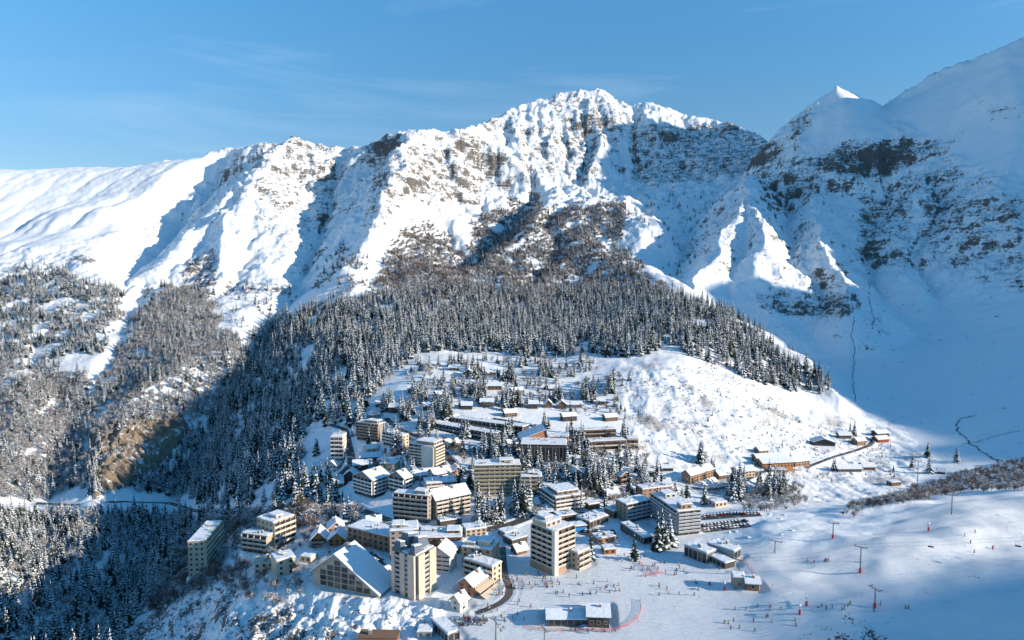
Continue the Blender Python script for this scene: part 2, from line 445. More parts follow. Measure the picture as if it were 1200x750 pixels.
# crags: stepped, broken ground where rock shows
strata = fbm(TX / 26, TYs / 26, 4, 61, .62)
TZ += np.clip(rock, 0, 1.1) * (strata * 5.0 * sstep(500, 1300, DD) + strata * 2.6 * (1 - sstep(500, 1300, DD)) * sstep(235, 300, DD))
TZ += np.clip(rock - 1.0, 0, .4) * 2.5 * (ridged(TX / 22, TY / 14, 3, 64, .6) * 6)
step = 14.0
ph = (TZ + strata * 6) / step
TZ += np.clip(rock, 0, 1) * sstep(1000, 1600, DD) * (np.floor(ph) + sstep(.25, .75, ph - np.floor(ph)) - ph) * step * .38
# the outcrop by the gorge road stands out of the slope
# near ground: piste moguls, ploughed heaps, tufts under the snow
near = 1 - sstep(520, 760, DD)
hill = in_poly(PXg, PYg, [(780,590),(1000,598),(1210,565),(1400,560),(1400,900),(700,900),(740,700)])
lumps = fbm(TX / 9, TY / 9, 3, 71)
piste = soft(in_poly(PXg, PYg, [(470,760),(540,712),(600,655),(720,655),(800,640),(900,640),(980,640),(1100,585),(1250,560),(1400,900),(470,900)]), 8)
TZ += near * lumps * (0.22 + 0.7 * rock) * (1 - .75 * piste)
TZ += soft(hill, 12) * sstep(800, 960, PXg) * fbm(TX / 60, TY / 36, 3, 75, .42) * 4.2 * near
bank = in_poly(PXg, PYg, [(730,420),(960,455),(1090,540),(1050,590),(880,590),(760,560),(730,480)])
TZ += soft(bank, 45) * (fbm(TX / 16, TY / 30, 4, 77, .6) * 1.1 + ridged(TX / 30, TY / 60, 2, 78) * .9)
spur = in_poly(PXg, PYg, [(120,760),(200,680),(400,695),(520,705),(500,800),(120,800)])
TZ += soft(spur, 16) * fbm(TX / 10, TY / 10, 4, 79, .6) * 2.0
print('relief', time.time() - T0)

relief = np.clip(.18 + .82 * sstep(750, 1300, DD), 0, 1) * (1 - .6 * smooth)
relief = np.maximum(relief, .22 * soft(bank, 40)); relief = np.maximum(relief, .8 * soft(spur, 8)); relief = np.maximum(relief, np.clip(rock, 0, 1) * .9)
relief = relief * (1 - .8 * piste)
# ------------------------------------------------------------------ the shadow-casting ridge outside the right of the frame
# its crest height follows from where its shadow ends on the slopes in view
SHADE = [
 [(707,150),(697,190),(672,212),(735,232),(790,300),(830,345),(870,368),(965,438),(990,468),(1040,497),(1090,528),(1130,548),(1200,545),(1330,500),(1330,-40),(1200,60),(1045,130),(1040,160),(985,162),(940,175),(900,172),(760,145)],
 [(862,730),(960,704),(1060,694),(1140,664),(1200,632),(1330,595),(1330,820),(862,820)],
]
XC = 2350.0
tb = math.tan(SUN_BACK); te = math.tan(SUN_EL) / math.cos(SUN_BACK)
vis = (PXg > 560) & (PXg < 1260) & (PYg > 40) & (PYg < 790) & (TY > 200)
vm = np.zeros_like(TZ, bool); mx = np.full(NAZ, -1e9)
tt = (TZ - CZ) / DD
run = np.maximum.accumulate(tt, axis=1)
vm = tt >= run - 1e-4
vis &= vm
vx, vy, vz = TX[vis], TY[vis], TZ[vis]; vpx, vpy = PXg[vis], PYg[vis]; vd = DD[vis]
LIT = [[(864,231),(872,233),(893,268),(866,285),(862,250)], [(838,275),(848,285),(848,305),(830,335),(805,346),(812,320)], [(955,242),(965,250),(968,290),(990,325),(990,350),(965,345),(955,290)], [(925,320),(938,318),(930,335),(903,352)],
       [(980,108),(1030,120),(1042,152),(1010,160),(965,166),(970,135)]]
shade = np.zeros(vx.shape, bool); wl = np.ones(vx.shape)
for p in SHADE: shade |= in_poly(vpx, vpy, p)
for p in LIT:
    q_ = in_poly(vpx, vpy, p); shade[q_] = False; wl[q_] = 250.0 if p[0] == (980, 108) else 7.0
yc = vy - (XC - vx) * tb
need = vz + (XC - vx) * te
BW = 24.0
ybins = np.arange(-1100, 2950, BW)
cz_line = []
for yb in ybins:
    m = np.abs(yc - yb) < BW * .7
    if m.sum() < 60: cz_line.append(np.nan); continue
    nn = need[m]; ss = shade[m]; w_ = wl[m]
    cand = np.arange(CZ - 100, CZ + 1400, 15)
    # points shaded must lie below the ray, lit points above it
    cost = [w_[(nn < c) & ~ss].sum() + ((nn >= c) & ss).sum() for c in cand]
    cz_line.append(cand[int(np.argmin(cost))])
cz_line = np.array(cz_line, float); cz_line[ybins > 2400] = np.nan
ok = ~np.isnan(cz_line)
cz_line = np.interp(ybins, ybins[ok], cz_line[ok])

Pc = np.stack([np.full(len(ybins), XC), ybins, cz_line], 1)
m = (TX > 1000) & (TX < 3600) & (TY > -1500) & (TY < 3300)
tz = np.interp(TY[m], ybins, cz_line) - np.where(TX[m] < XC, .62, .5) * np.abs(TX[m] - XC)
old = TZ[m]
pxm = PXg[m]
# only ground outside the frame is raised
lim = np.where(TY[m] > 0, sstep(1215, 1330, np.where(TY[m] > 50, pxm, 3000)), 1)
TZ[m] = np.where(tz > old, old + (tz - old) * lim, old)

# ------------------------------------------------------------------ lookups on the sheet
def grid_uv(x, y):
    a = np.arctan2(x, y); D = np.hypot(x, y)
    u = np.interp(a, TAZ, np.arange(NAZ)); v = np.interp(np.log(D), ld, np.arange(len(ld)))
    return u, v
def ground(x, y):
    u, v = grid_uv(np.asarray(x, float), np.asarray(y, float))
    iu = np.clip(np.floor(u).astype(int), 0, NAZ - 2); iv = np.clip(np.floor(v).astype(int), 0, len(ld) - 2)
    fu, fv = u - iu, v - iv
    return (TZ[iu, iv] * (1 - fu) * (1 - fv) + TZ[iu + 1, iv] * fu * (1 - fv) + TZ[iu, iv + 1] * (1 - fu) * fv + TZ[iu + 1, iv + 1] * fu * fv)
_ds = np.exp(np.linspace(math.log(238), math.log(3450), 3600))
def locate(px, py):
    """first point of the ground seen at a pixel of the photograph"""
    a, t = azt(px, py)
    xs = _ds * math.sin(a); ys = _ds * math.cos(a)
    g_ = ground(xs, ys) - (CZ + t * _ds)
    i = np.argmax(g_ > 0)
    if not (g_ > 0).any(): i = len(_ds) - 1
    if i > 0:
        f = -g_[i - 1] / (g_[i] - g_[i - 1] + 1e-9); D = _ds[i - 1] + (_ds[i] - _ds[i - 1]) * min(max(f, 0), 1)
    else: D = _ds[0]
    x, y = D * math.sin(a), D * math.cos(a)
    return Vector((float(x), float(y), float(ground(x, y))))
# ------------------------------------------------------------------ materials
def new_mat(name, rough=0.8):
    m = bpy.data.materials.new(name); m.use_nodes = True
    b = m.node_tree.nodes['Principled BSDF']
    b.inputs['Roughness'].default_value = rough
    return m, m.node_tree, b
def nd(nt, typ, **kw):
    k = nt.nodes.new(typ)
    for a, v in kw.items():
        if a in k.inputs.keys(): k.inputs[a].default_value = v
        else: setattr(k, a, v)
    return k
def mix(nt, fac, a, b):
    k = nt.nodes.new('ShaderNodeMix'); k.data_type = 'RGBA'
    for s, v in (('Factor', fac), ('A', a), ('B', b)):
        if hasattr(v, 'links') or isinstance(v, bpy.types.NodeSocket): nt.links.new(v, k.inputs[s])
        elif s == 'Factor': k.inputs[s].default_value = v
        else: k.inputs[s].default_value = (*v, 1) if len(v) == 3 else v
    return k.outputs['Result']
def mth(nt, op, a, b=None, c=None, clamp=False):
    k = nt.nodes.new('ShaderNodeMath'); k.operation = op; k.use_clamp = clamp
    for i, v in enumerate((a, b, c)):
        if v is None: continue
        if isinstance(v, bpy.types.NodeSocket): nt.links.new(v, k.inputs[i])
        else: k.inputs[i].default_value = v
    return k.outputs[0]
def mrange(nt, v, a, b, c=0.0, d=1.0):
    k = nt.nodes.new('ShaderNodeMapRange'); nt.links.new(v, k.inputs['Value'])
    k.inputs['From Min'].default_value = a; k.inputs['From Max'].default_value = b
    k.inputs['To Min'].default_value = c; k.inputs['To Max'].default_value = d
    return k.outputs['Result']
def noise(nt, vec, scale, detail=4, rough=.55, dist=0.0):
    k = nd(nt, 'ShaderNodeTexNoise', Scale=scale, Detail=detail, Roughness=rough, Distortion=dist)
    nt.links.new(vec, k.inputs['Vector'])
    return k.outputs['Fac']
SNOW = (0.80, 0.86, 0.89)

def terrain_material():
    m, nt, b = new_mat('snowy_ground', .65)
    geo = nt.nodes.new('ShaderNodeNewGeometry')
    pos = geo.outputs['Position']
    sep = nd(nt, 'ShaderNodeSeparateXYZ'); nt.links.new(geo.outputs['Normal'], sep.inputs[0])
    att = nt.nodes.new('ShaderNodeAttribute'); att.attribute_name = 'rock'
    trod = nt.nodes.new('ShaderNodeAttribute'); trod.attribute_name = 'floor'
    rel = nt.nodes.new('ShaderNodeAttribute'); rel.attribute_name = 'relief'
    hzn = nt.nodes.new('ShaderNodeAttribute'); hzn.attribute_name = 'height_zone'
    n1 = noise(nt, pos, 0.035, 6, .62); n2 = noise(nt, pos, 0.16, 5, .6); n3 = noise(nt, pos, 0.9, 4, .6)
    mpn = nd(nt, 'ShaderNodeMapping'); mpn.inputs['Scale'].default_value = (0.02, 0.02, 0.16); mpn.inputs['Rotation'].default_value = (0.25, 0.3, 0)
    nt.links.new(pos, mpn.inputs['Vector'])
    ns = nd(nt, 'ShaderNodeTexNoise', Scale=1.0, Detail=6, Roughness=.65, Distortion=.6); nt.links.new(mpn.outputs[0], ns.inputs['Vector'])
    strat = ns.outputs['Fac']
    # bare where it is steep or marked as crag, broken up by noise
    steep = mrange(nt, sep.outputs['Z'], .70, .30)
    s = mth(nt, 'MULTIPLY_ADD', att.outputs['Fac'], .56, mth(nt, 'MULTIPLY', steep, .78))
    s = mth(nt, 'ADD', s, mth(nt, 'MULTIPLY_ADD', n1, 1.5, -.75))
    s = mth(nt, 'ADD', s, mth(nt, 'MULTIPLY_ADD', n2, 1.5, -.75))
    s = mth(nt, 'ADD', s, mth(nt, 'MULTIPLY_ADD', strat, 1.2, -.6))
    s = mth(nt, 'ADD', s, mth(nt, 'MULTIPLY_ADD', n3, 1.7, -.85))
    s = mth(nt, 'ADD', s, mth(nt, 'MULTIPLY', hzn.outputs['Fac'], .14))
    fac = mrange(nt, s, .50, .62)
    rockc = mix(nt, n2, (0.05, 0.05, 0.052), (0.17, 0.15, 0.125))
    rockc = mix(nt, mrange(nt, strat, .4, .65), rockc, (0.10, 0.095, 0.09))
    rockc = mix(nt, mrange(nt, att.outputs['Fac'], 1.0, 1.35), rockc, mix(nt, n2, (.09, .075, .06), (.30, .24, .165)))
    # tufts of dead grass and scrub poking through thin snow lower down
    tuft = mrange(nt, mth(nt, 'ADD', mth(nt, 'MULTIPLY', n3, .8), mth(nt, 'MULTIPLY', trod.outputs['Fac'], .35)), .62, .80)
    snow = mix(nt, mrange(nt, n2, .3, .7), SNOW, (0.75, 0.81, 0.85))
    snow = mix(nt, mth(nt, 'MULTIPLY', tuft, .75), snow, (0.22, 0.18, 0.13))
    c = mix(nt, fac, snow, rockc)
    nt.links.new(c, b.inputs['Base Color'])
    nt.links.new(mrange(nt, fac, 0, 1, .6, .9), b.inputs['Roughness'])
    # relief
    bp = nd(nt, 'ShaderNodeBump'); bp.inputs['Distance'].default_value = 1.0
    h = mth(nt, 'ADD', mth(nt, 'MULTIPLY', n1, 5.0), mth(nt, 'MULTIPLY', n2, mrange(nt, att.outputs['Fac'], 0, 1, 1.2, 4.0)))
    h = mth(nt, 'ADD', h, mth(nt, 'MULTIPLY', n3, .25))
    bp.inputs['Strength'].default_value = .75
    h = mth(nt, 'MULTIPLY', h, rel.outputs['Fac'])
    pst = nt.nodes.new('ShaderNodeAttribute'); pst.attribute_name = 'piste'
    mt = nd(nt, 'ShaderNodeMapping'); mt.inputs['Scale'].default_value = (.10, .9, .3); mt.inputs['Rotation'].default_value = (0, 0, .5)
    nt.links.new(pos, mt.inputs['Vector'])
    tr = nd(nt, 'ShaderNodeTexNoise', Scale=1.0, Detail=4, Roughness=.6, Distortion=1.5); nt.links.new(mt.outputs[0], tr.inputs['Vector'])
    mt2 = nd(nt, 'ShaderNodeMapping'); mt2.inputs['Scale'].default_value = (.16, 2.2, .3); mt2.inputs['Rotation'].default_value = (0, 0, -.75)
    nt.links.new(pos, mt2.inputs['Vector'])
    tr2 = nd(nt, 'ShaderNodeTexNoise', Scale=1.0, Detail=3, Roughness=.6, Distortion=2.5); nt.links.new(mt2.outputs[0], tr2.inputs['Vector'])
    h = mth(nt, 'ADD', h, mth(nt, 'MULTIPLY', mth(nt, 'MULTIPLY', tr2.outputs['Fac'], .45), pst.outputs['Fac']))
    h = mth(nt, 'ADD', h, mth(nt, 'MULTIPLY', mth(nt, 'MULTIPLY', tr.outputs['Fac'], .95), pst.outputs['Fac']))
    nt.links.new(h, bp.inputs['Height']); nt.links.new(bp.outputs[0], b.inputs['Normal'])
    return m

def build_ground():
    nv = TX.size
    nd_ = TX.shape[1]
    me = bpy.data.meshes.new('snowy_ground')
    co = np.stack([TX, TY, TZ], -1).reshape(-1, 3).astype(np.float32)
    i, j = np.meshgrid(np.arange(NAZ - 1), np.arange(nd_ - 1), indexing='ij')
    a = (i * nd_ + j).ravel()
    quads = np.stack([a, a + 1, a + nd_ + 1, a + nd_], 1)[:, ::-1]
    quads = np.stack([a, a + nd_, a + nd_ + 1, a + 1], 1)
    me.vertices.add(nv); me.vertices.foreach_set('co', co.ravel())
    me.loops.add(quads.size); me.loops.foreach_set('vertex_index', quads.ravel().astype(np.int32))
    me.polygons.add(len(quads)); me.polygons.foreach_set('loop_start', (np.arange(len(quads)) * 4).astype(np.int32))
    me.polygons.foreach_set('use_smooth', np.ones(len(quads), bool))
    me.update(calc_edges=True)
    for nm, arr in (('rock', rock), ('floor', tufts), ('relief', relief), ('piste', piste), ('height_zone', high * hz * (1 - smooth * .8))):
        at = me.attributes.new(nm, 'FLOAT', 'POINT'); at.data.foreach_set('value', arr.ravel().astype(np.float32))
    me.materials.append(terrain_material())
    o = bpy.data.objects.new('snowy_ground', me); col.objects.link(o)
    o['kind'] = 'structure'
    print('ground normal up?', me.polygons[len(quads)//2].normal.z)
    return o
tufts = np.clip(sstep(0, 1, 1 - sstep(900, 1300, DD)) * (fbm(TX / 60, TY / 60, 3, 91) * .5 + .3), 0, 1)
tufts = np.clip(tufts + .38 * in_poly(PXg, PYg, [(380,520),(440,480),(560,500),(760,520),(850,570),(800,620),(720,650),(600,640),(560,700),(440,680),(280,690),(220,650),(300,600),(400,600)]) * sstep(-.3, .4, fbm(TX / 25, TY / 25, 3, 95)) + .5 * np.clip(bank, 0, 1) * sstep(-.2, .5, fbm(TX / 30, TY / 30, 3, 97)), 0, 1.2)
tufts[in_poly(PXg, PYg, [(540,760),(560,700),(620,680),(700,665),(760,650),(840,640),(900,640),(860,600),(1200,560),(1500,560),(1500,900),(540,900)])] = 0
# ------------------------------------------------------------------ object helpers
def mesh_np(name, verts, faces, mats=None, midx=None, smooth=False):
    me = bpy.data.meshes.new(name)
    me.from_pydata([tuple(v) for v in verts], [], faces)
    for m in (mats or []): me.materials.append(m)
    if midx is not None: me.polygons.foreach_set('material_index', midx)
    if smooth: me.polygons.foreach_set('use_smooth', [True] * len(me.polygons))
    me.update()
    return me
def link(name, me, parent=None, loc=None, rotz=None):
    o = bpy.data.objects.new(name, me); col.objects.link(o)
    if parent is not None: o.parent = parent
    if loc is not None: o.location = loc
    if rotz is not None: o.rotation_euler = (0, 0, rotz)
    return o
def thing(name, label, cat, loc=(0, 0, 0), rotz=0, group=None, me=None, scale=None):
    o = bpy.data.objects.new(name, me); col.objects.link(o)
    o.location = loc; o.rotation_euler = (0, 0, rotz)
    if scale: o.scale = (scale,) * 3 if not hasattr(scale, '__len__') else scale
    o['label'] = label; o['category'] = cat
    if group: o['group'] = group
    return o
def copy_tree(o, parent=None, group=None, label=None):
    c = o.copy(); col.objects.link(c); c.parent = parent
    for ch in list(o.children): copy_tree(ch, c)
    if label: c['label'] = label
    if group: c['group'] = group
    return c
class MB:
    """collects shapes into one mesh"""
    def __init__(s): s.v = []; s.f = []; s.m = []
    def add(s, vs, fs, m=0):
        b = len(s.v); s.v += [tuple(v) for v in vs]; s.f += [tuple(b + i for i in f) for f in fs]; s.m += [m] * len(fs)
    def box(s, x0, x1, y0, y1, z0, z1, m=0):
        s.add([(x0,y0,z0),(x1,y0,z0),(x1,y1,z0),(x0,y1,z0),(x0,y0,z1),(x1,y0,z1),(x1,y1,z1),(x0,y1,z1)],
              [(0,3,2,1),(4,5,6,7),(0,1,5,4),(1,2,6,5),(2,3,7,6),(3,0,4,7)], m)
    def prism(s, pts, z0, z1, m=0):
        """vertical prism over a counter-clockwise outline"""
        n = len(pts)
        s.add([(x, y, z0) for x, y in pts] + [(x, y, z1) for x, y in pts],
              [tuple(reversed(range(n))), tuple(range(n, 2 * n))] + [(i, (i + 1) % n, n + (i + 1) % n, n + i) for i in range(n)], m)
    def tube(s, p0, p1, r0, r1=None, n=6, m=0, caps=True):
        r1 = r0 if r1 is None else r1
        p0 = Vector(p0); p1 = Vector(p1); d = (p1 - p0)
        if d.length < 1e-6: return
        q = d.to_track_quat('Z', 'Y'); b = len(s.v)
        vs = []
        for p, r in ((p0, r0), (p1, r1)):
            for i in range(n):
                a = 2 * math.pi * i / n
                vs.append(p + q @ Vector((r * math.cos(a), r * math.sin(a), 0)))
        fs = [(i, (i + 1) % n, n + (i + 1) % n, n + i) for i in range(n)]
        if caps: fs += [tuple(reversed(range(n))), tuple(range(n, 2 * n))]
        s.add(vs, fs, m)
    def mesh(s, name, mats, smooth=False):
        return mesh_np(name, s.v, s.f, mats, s.m, smooth)
    def build(s, name, mats, parent=None, loc=None, smooth=False):
        if not isinstance(mats, (list, tuple)): mats = [mats]
        return link(name, s.mesh(name, mats, smooth), parent, loc)

def varied(name, c0, c1, scale=0.5, rough=.85, snow=0.0, frost_scale=1.2, objvar=.25):
    """matte material mottled between two colours, with snow caught on its upward faces"""
    m, nt, b = new_mat(name, rough)
    tco = nt.nodes.new('ShaderNodeTexCoord'); oi = nt.nodes.new('ShaderNodeObjectInfo')
    n_ = noise(nt, tco.outputs['Object'], scale, 3)
    c = mix(nt, mrange(nt, n_, .3, .7), c0, c1)
    hs = nd(nt, 'ShaderNodeHueSaturation'); nt.links.new(c, hs.inputs['Color'])
    nt.links.new(mrange(nt, oi.outputs['Random'], 0, 1, 1 - objvar, 1 + objvar), hs.inputs['Value'])
    c = hs.outputs[0]
    if snow > 0:
        geo = nt.nodes.new('ShaderNodeNewGeometry')
        sp = nd(nt, 'ShaderNodeSeparateXYZ'); nt.links.new(geo.outputs['Normal'], sp.inputs[0])
        nf = noise(nt, geo.outputs['Position'], frost_scale, 2)
        s_ = mth(nt, 'ADD', mth(nt, 'ABSOLUTE', sp.outputs['Z']), mth(nt, 'MULTIPLY_ADD', nf, 2.0, -1.0))
        c = mix(nt, mrange(nt, s_, 1.0 - snow, 1.15 - snow), c, (.74, .82, .88))
    nt.links.new(c, b.inputs['Base Color'])
    b.inputs['Specular IOR Level'].default_value = .25
    return m
M = {}
M['needles'] = varied('conifer_needles', (.014, .028, .024), (.035, .052, .038), .5, .9)
M['clump'] = varied('snow_on_branches', (.74, .82, .88), (.56, .62, .68), .9, .8, objvar=.1)
M['bark'] = varied('bark', (.07, .05, .035), (.12, .09, .07), 1.0)
M['twig'] = varied('frosted_twigs', (.12, .085, .06), (.23, .18, .14),   .35, .9, snow=.58, frost_scale=.9)
M['brown_twig'] = varied('brown_twigs', (.11, .08, .066), (.23, .175, .145), .35, .9, snow=.10, frost_scale=.9)

def conifer_meshes(seed, H=16., R=2.9, tiers=10, white=.6):
    r = random.Random(seed); mb = MB()
    for t in range(tiers):
        f = t / (tiers - 1)
        z = H * (.10 + .84 * f); rad = R * (1 - f) ** .85 * (0.85 + .3 * r.random()) + .28
        nb = max(4, int(10 - 5 * f)); off = r.random() * 6.28
        for k in range(nb):
            a = off + 6.283 * k / nb + r.uniform(-.25, .25)
            L = rad * r.uniform(.72, 1.12); dz = -L * r.uniform(.38, .62); w = L * r.uniform(.26, .40) + .12
            zz = z + r.uniform(-.3, .3)
            ca_, sa_ = math.cos(a), math.sin(a)
            def P(u, v, h): return (ca_ * u - sa_ * v, sa_ * u + ca_ * v, zz + h)
            mb.add([P(0, 0, .35), P(.55 * L, w, dz * .62 - .25), P(L, 0, dz), P(.55 * L, -w, dz * .62 - .25), P(.5 * L, 0, dz * .35)],
                   [(0, 1, 4), (1, 2, 4), (2, 3, 4), (3, 0, 4)], 0)
            if r.random() < white:
                s0, s1 = r.uniform(.1, .3), r.uniform(.8, 1.0); ww = w * r.uniform(.6, .9); up = .16
                mb.add([P(s0 * L, 0, dz * s0 + .42), P(.6 * L, ww, dz * .6 + up - .05), P(s1 * L, 0, dz * s1 + up), P(.6 * L, -ww, dz * .6 + up - .05), P(.55 * L, 0, dz * .42 + up + .16)],
                       [(0, 1, 4), (1, 2, 4), (2, 3, 4), (3, 0, 4)], 1)
    mb.tube((0, 0, H * .93), (0, 0, H * 1.03), .22, .02, 4, 1)
    tr = MB(); tr.tube((0, 0, -1.5), (0, 0, H * .9), .30, .06, 5)
    return mb.mesh('crown', [M['needles'], M['clump']]), tr.mesh('trunk', [M['bark']])
def bare_meshes(seed, mat, H=10., R=3.6, n=230, low=.18):
    r = random.Random(seed); mb = MB(); tr = MB()
    tr.tube((0, 0, -1), (0, 0, H * .45), .2, .12, 5)
    tips = []
    for k in range(7):
        a = 6.283 * k / 7 + r.random(); e = r.uniform(.6, 1.25); L = H * r.uniform(.3, .48)
        p0 = Vector((0, 0, H * r.uniform(low, .42))); p1 = p0 + Vector((math.cos(a) * math.cos(e), math.sin(a) * math.cos(e), math.sin(e))) * L
        tr.tube(p0, p1, .10, .04, 3, caps=False)
        tips += [p0.lerp(p1, .45), p0.lerp(p1, .75), p1]
    for i in range(n):
        p = r.choice(tips)
        a = r.uniform(0, 6.283); e = r.uniform(-.35, 1.4); L = r.uniform(.9, 2.3) * H / 10
        d = Vector((math.cos(a) * math.cos(e), math.sin(a) * math.cos(e), math.sin(e)))
        q = p + Vector((r.gauss(0, .5), r.gauss(0, .5), r.gauss(0, .4))) * H / 10
        side = d.cross(Vector((r.gauss(0, 1), r.gauss(0, 1), r.gauss(0, 1)))).normalized() * r.uniform(.07, .17) * H / 10
        e1 = q + d * L
        mb.add([q - side, q + side, e1], [(0, 1, 2)], 0)
        mid = q + d * L * .5; b2 = mid + (d + Vector((r.gauss(0, .6), r.gauss(0, .6), r.gauss(0, .5)))).normalized() * L * .6
        mb.add([mid - side * .8, mid + side * .8, b2], [(0, 1, 2)], 0)
    return mb.mesh('crown', [mat]), tr.mesh('trunk', [M['bark']])
KINDS = {
 'conifer': [conifer_meshes(1, 16, 3.5, 10, .60), conifer_meshes(2, 17, 3.0, 11, .45), conifer_meshes(3, 14, 3.6, 9, .72), conifer_meshes(4, 15.5, 2.8, 10, .55), conifer_meshes(5, 15, 3.3, 9, .25), conifer_meshes(6, 13, 3.4, 8, .9), conifer_meshes(7, 18, 2.6, 12, .8)],
 'frosted': [bare_meshes(11, M['twig']), bare_meshes(12, M['twig'], 9, 4.0, 260), bare_meshes(13, M['twig'], 8, 3.4, 220, .05)],
 'brown': [bare_meshes(21, M['brown_twig']), bare_meshes(22, M['brown_twig'], 9, 4.0, 260, .05), bare_meshes(23, M['brown_twig'], 7, 3.4, 240, .02)],
}
# woods: name, outline in the photograph, distances, spacing, [(kind, share)], size range, clumping (noise threshold), label bits
MID = [(398,352),(470,345),(560,335),(640,345),(700,342),(760,335),(800,350),(850,368),(900,402),(945,432),(972,452),(966,460),(920,455),(870,442),(825,420),(800,410),(740,415),(640,418),(560,410),(520,412),(490,418),(468,432),(440,462),(415,502),(385,502),(355,520),(350,545),(372,562),(402,578),(412,592),(404,606),(330,600),(230,592),(240,545),(270,470),(285,430),(300,385),(345,365)]
WOODS = [
 ('conifer forest', MID, 480, 1480, 8.3, [('conifer', .94), ('frosted', .06)], (.65, 1.75), -.36, 'in the dense snowy forest above the village'),
 ('brown wood', [(455,300),(470,275),(500,262),(525,280),(548,312),(552,350),(465,352),(440,330)], 1250, 2200, 6.8, [('brown', .6), ('frosted', .3), ('conifer', .1)], (.9, 1.35), -.8, 'in the brown wood below the central cliffs'),
 ('brown wood', [(545,305),(558,262),(585,240),(615,236),(650,246),(700,238),(735,243),(728,285),(755,320),(790,345),(780,360),(560,355),(545,335)], 1250, 2350, 6.8, [('brown', .5), ('frosted', .3), ('conifer', .2)], (.9, 1.4), -.32, 'in the brown wood below the central cliffs'),
 ('scrub', [(372,300),(400,285),(430,305),(445,350),(400,362),(370,340)], 1250, 1800, 11, [('brown', .6), ('conifer', .4)], (.8, 1.2), -.1, 'on the spur above the forest'),
 ('scrub', [(700,235),(860,225),(800,330),(740,300)], 1400, 2400, 22, [('brown', .5), ('conifer', .5)], (.7, 1.1), .1, 'on the boulders under the cirque'),
 ('hanging wood', [(-160,320),(0,318),(60,312),(110,335),(150,340),(140,380),(115,420),(60,440),(0,440),(-160,440)], 950, 1650, 8.5, [('conifer', .65), ('frosted', .35)], (.9, 1.5), -.2, 'on the sunny slope at the left edge'),
 ('hanging wood', [(172,345),(205,335),(245,345),(262,390),(285,405),(280,445),(250,490),(212,500),(150,498),(110,520),(100,480),(120,440),(150,400)], 700, 1600, 6.8, [('frosted', .75), ('conifer', .25)], (.95, 1.45), -.6, 'on the slope above the rock face'),
 ('scrub', [(255,330),(345,340),(330,400),(295,440),(280,400)], 1000, 1600, 15, [('conifer', .6), ('frosted', .4)], (.7, 1.1), .05, 'on the snowfield left of the forest'),
 ('frosted wood', [(-200,440),(0,440),(60,440),(105,430),(100,480),(105,540),(95,575),(60,585),(30,590),(-200,600)], 700, 1300, 6.4, [('frosted', .8), ('conifer', .2)], (.95, 1.45), -.6, 'on the lower left slope above the road'),
 ('ravine wood', [(110,520),(100,580),(170,575),(235,590),(280,470),(290,430),(285,410),(250,490),(215,515),(205,545),(175,560),(120,575)], 600, 1150, 7.0, [('conifer', .7), ('frosted', .3)], (.9, 1.4), -.8, 'in the shaded ravine by the rock face'),
 ('gorge wood', [(-160,606),(0,604),(60,600),(150,600),(215,606),(300,604),(292,615),(238,628),(215,650),(196,690),(160,735),(125,800),(-160,800)], 300, 760, 6.8, [('conifer', .6), ('frosted', .4)], (.8, 1.4), -.8, 'in the gorge at the lower left'),
 ('brown belt', [(170,720),(190,680),(214,645),(262,612),(330,600),(412,600),(420,612),(360,625),(330,618),(282,622),(264,650),(262,680),(225,700)], 330, 620, 5.0, [('brown', .6), ('frosted', .4)], (.8, 1.3), -.7, 'around the western apartment blocks'),
 ('brown belt', [(262,655),(290,655),(295,690),(350,685),(370,700),(340,720),(300,700),(265,700)], 300, 430, 5.0, [('brown', .5), ('frosted', .5)], (.5, 1.0), -.35, 'on the rocky spur below the western blocks'),
 ('scrub', [(150,760),(185,700),(250,690),(350,705),(420,745),(420,800),(150,800)], 280, 430, 7.5, [('brown', .6), ('frosted', .4)], (.25, .5), .0, 'on the rocky spur at the bottom'),
 ('bush belt', [(985,600),(1045,582),(1100,566),(1150,552),(1200,541),(1300,535),(1300,566),(1200,571),(1150,574),(1100,582),(1060,590),(1000,604)], 400, 660, 4.8, [('brown', .5), ('frosted', .5)], (.5, .8), -.8, 'in the belt of bushes behind the piste hill'),
 ('bush belt', [(855,588),(900,570),(940,572),(945,590),(880,604)], 400, 620, 5.5, [('frosted', .8), ('brown', .2)], (.5, .8), -.4, 'between the car park and the east chalets'),
 ('hillside bushes', [(740,440),(830,428),(960,500),(1040,500),(1060,570),(900,560),(760,530),(735,470)], 560, 900, 8, [('frosted', .6), ('brown', .3), ('conifer', .1)], (.12, .42), -.08, 'on the open bumpy slope beside the forest'),
 ('village shrubs', [(420,500),(560,520),(760,530),(800,600),(700,600),(560,600),(440,560),(380,520)], 420, 760, 8.0, [('frosted', .25), ('brown', .15), ('conifer', .6)], (.45, 1.25), -.22, 'in the gardens between the village blocks'),
 ('cliff scrub', [(105,520),(130,498),(210,490),(212,515),(180,545),(160,560),(110,578)], 600, 1000, 8, [('frosted', .8), ('conifer', .2)], (.35, .7), .35, 'clinging to the tan rock face'),
 ('village shrubs', [(270,625),(420,615),(450,650),(370,665),(350,690),(280,690)], 330, 520, 7, [('frosted', .6), ('brown', .4)], (.4, .9), -.15, 'in the gardens between the western blocks'),
 ('hillside bushes', [(480,425),(700,420),(735,445),(740,500),(640,480),(480,480)], 560, 900, 8.2, [('frosted', .35), ('brown', .2), ('conifer', .45)], (.4, 1.15), -.08, 'on the open slope between the highest chalets'),
]
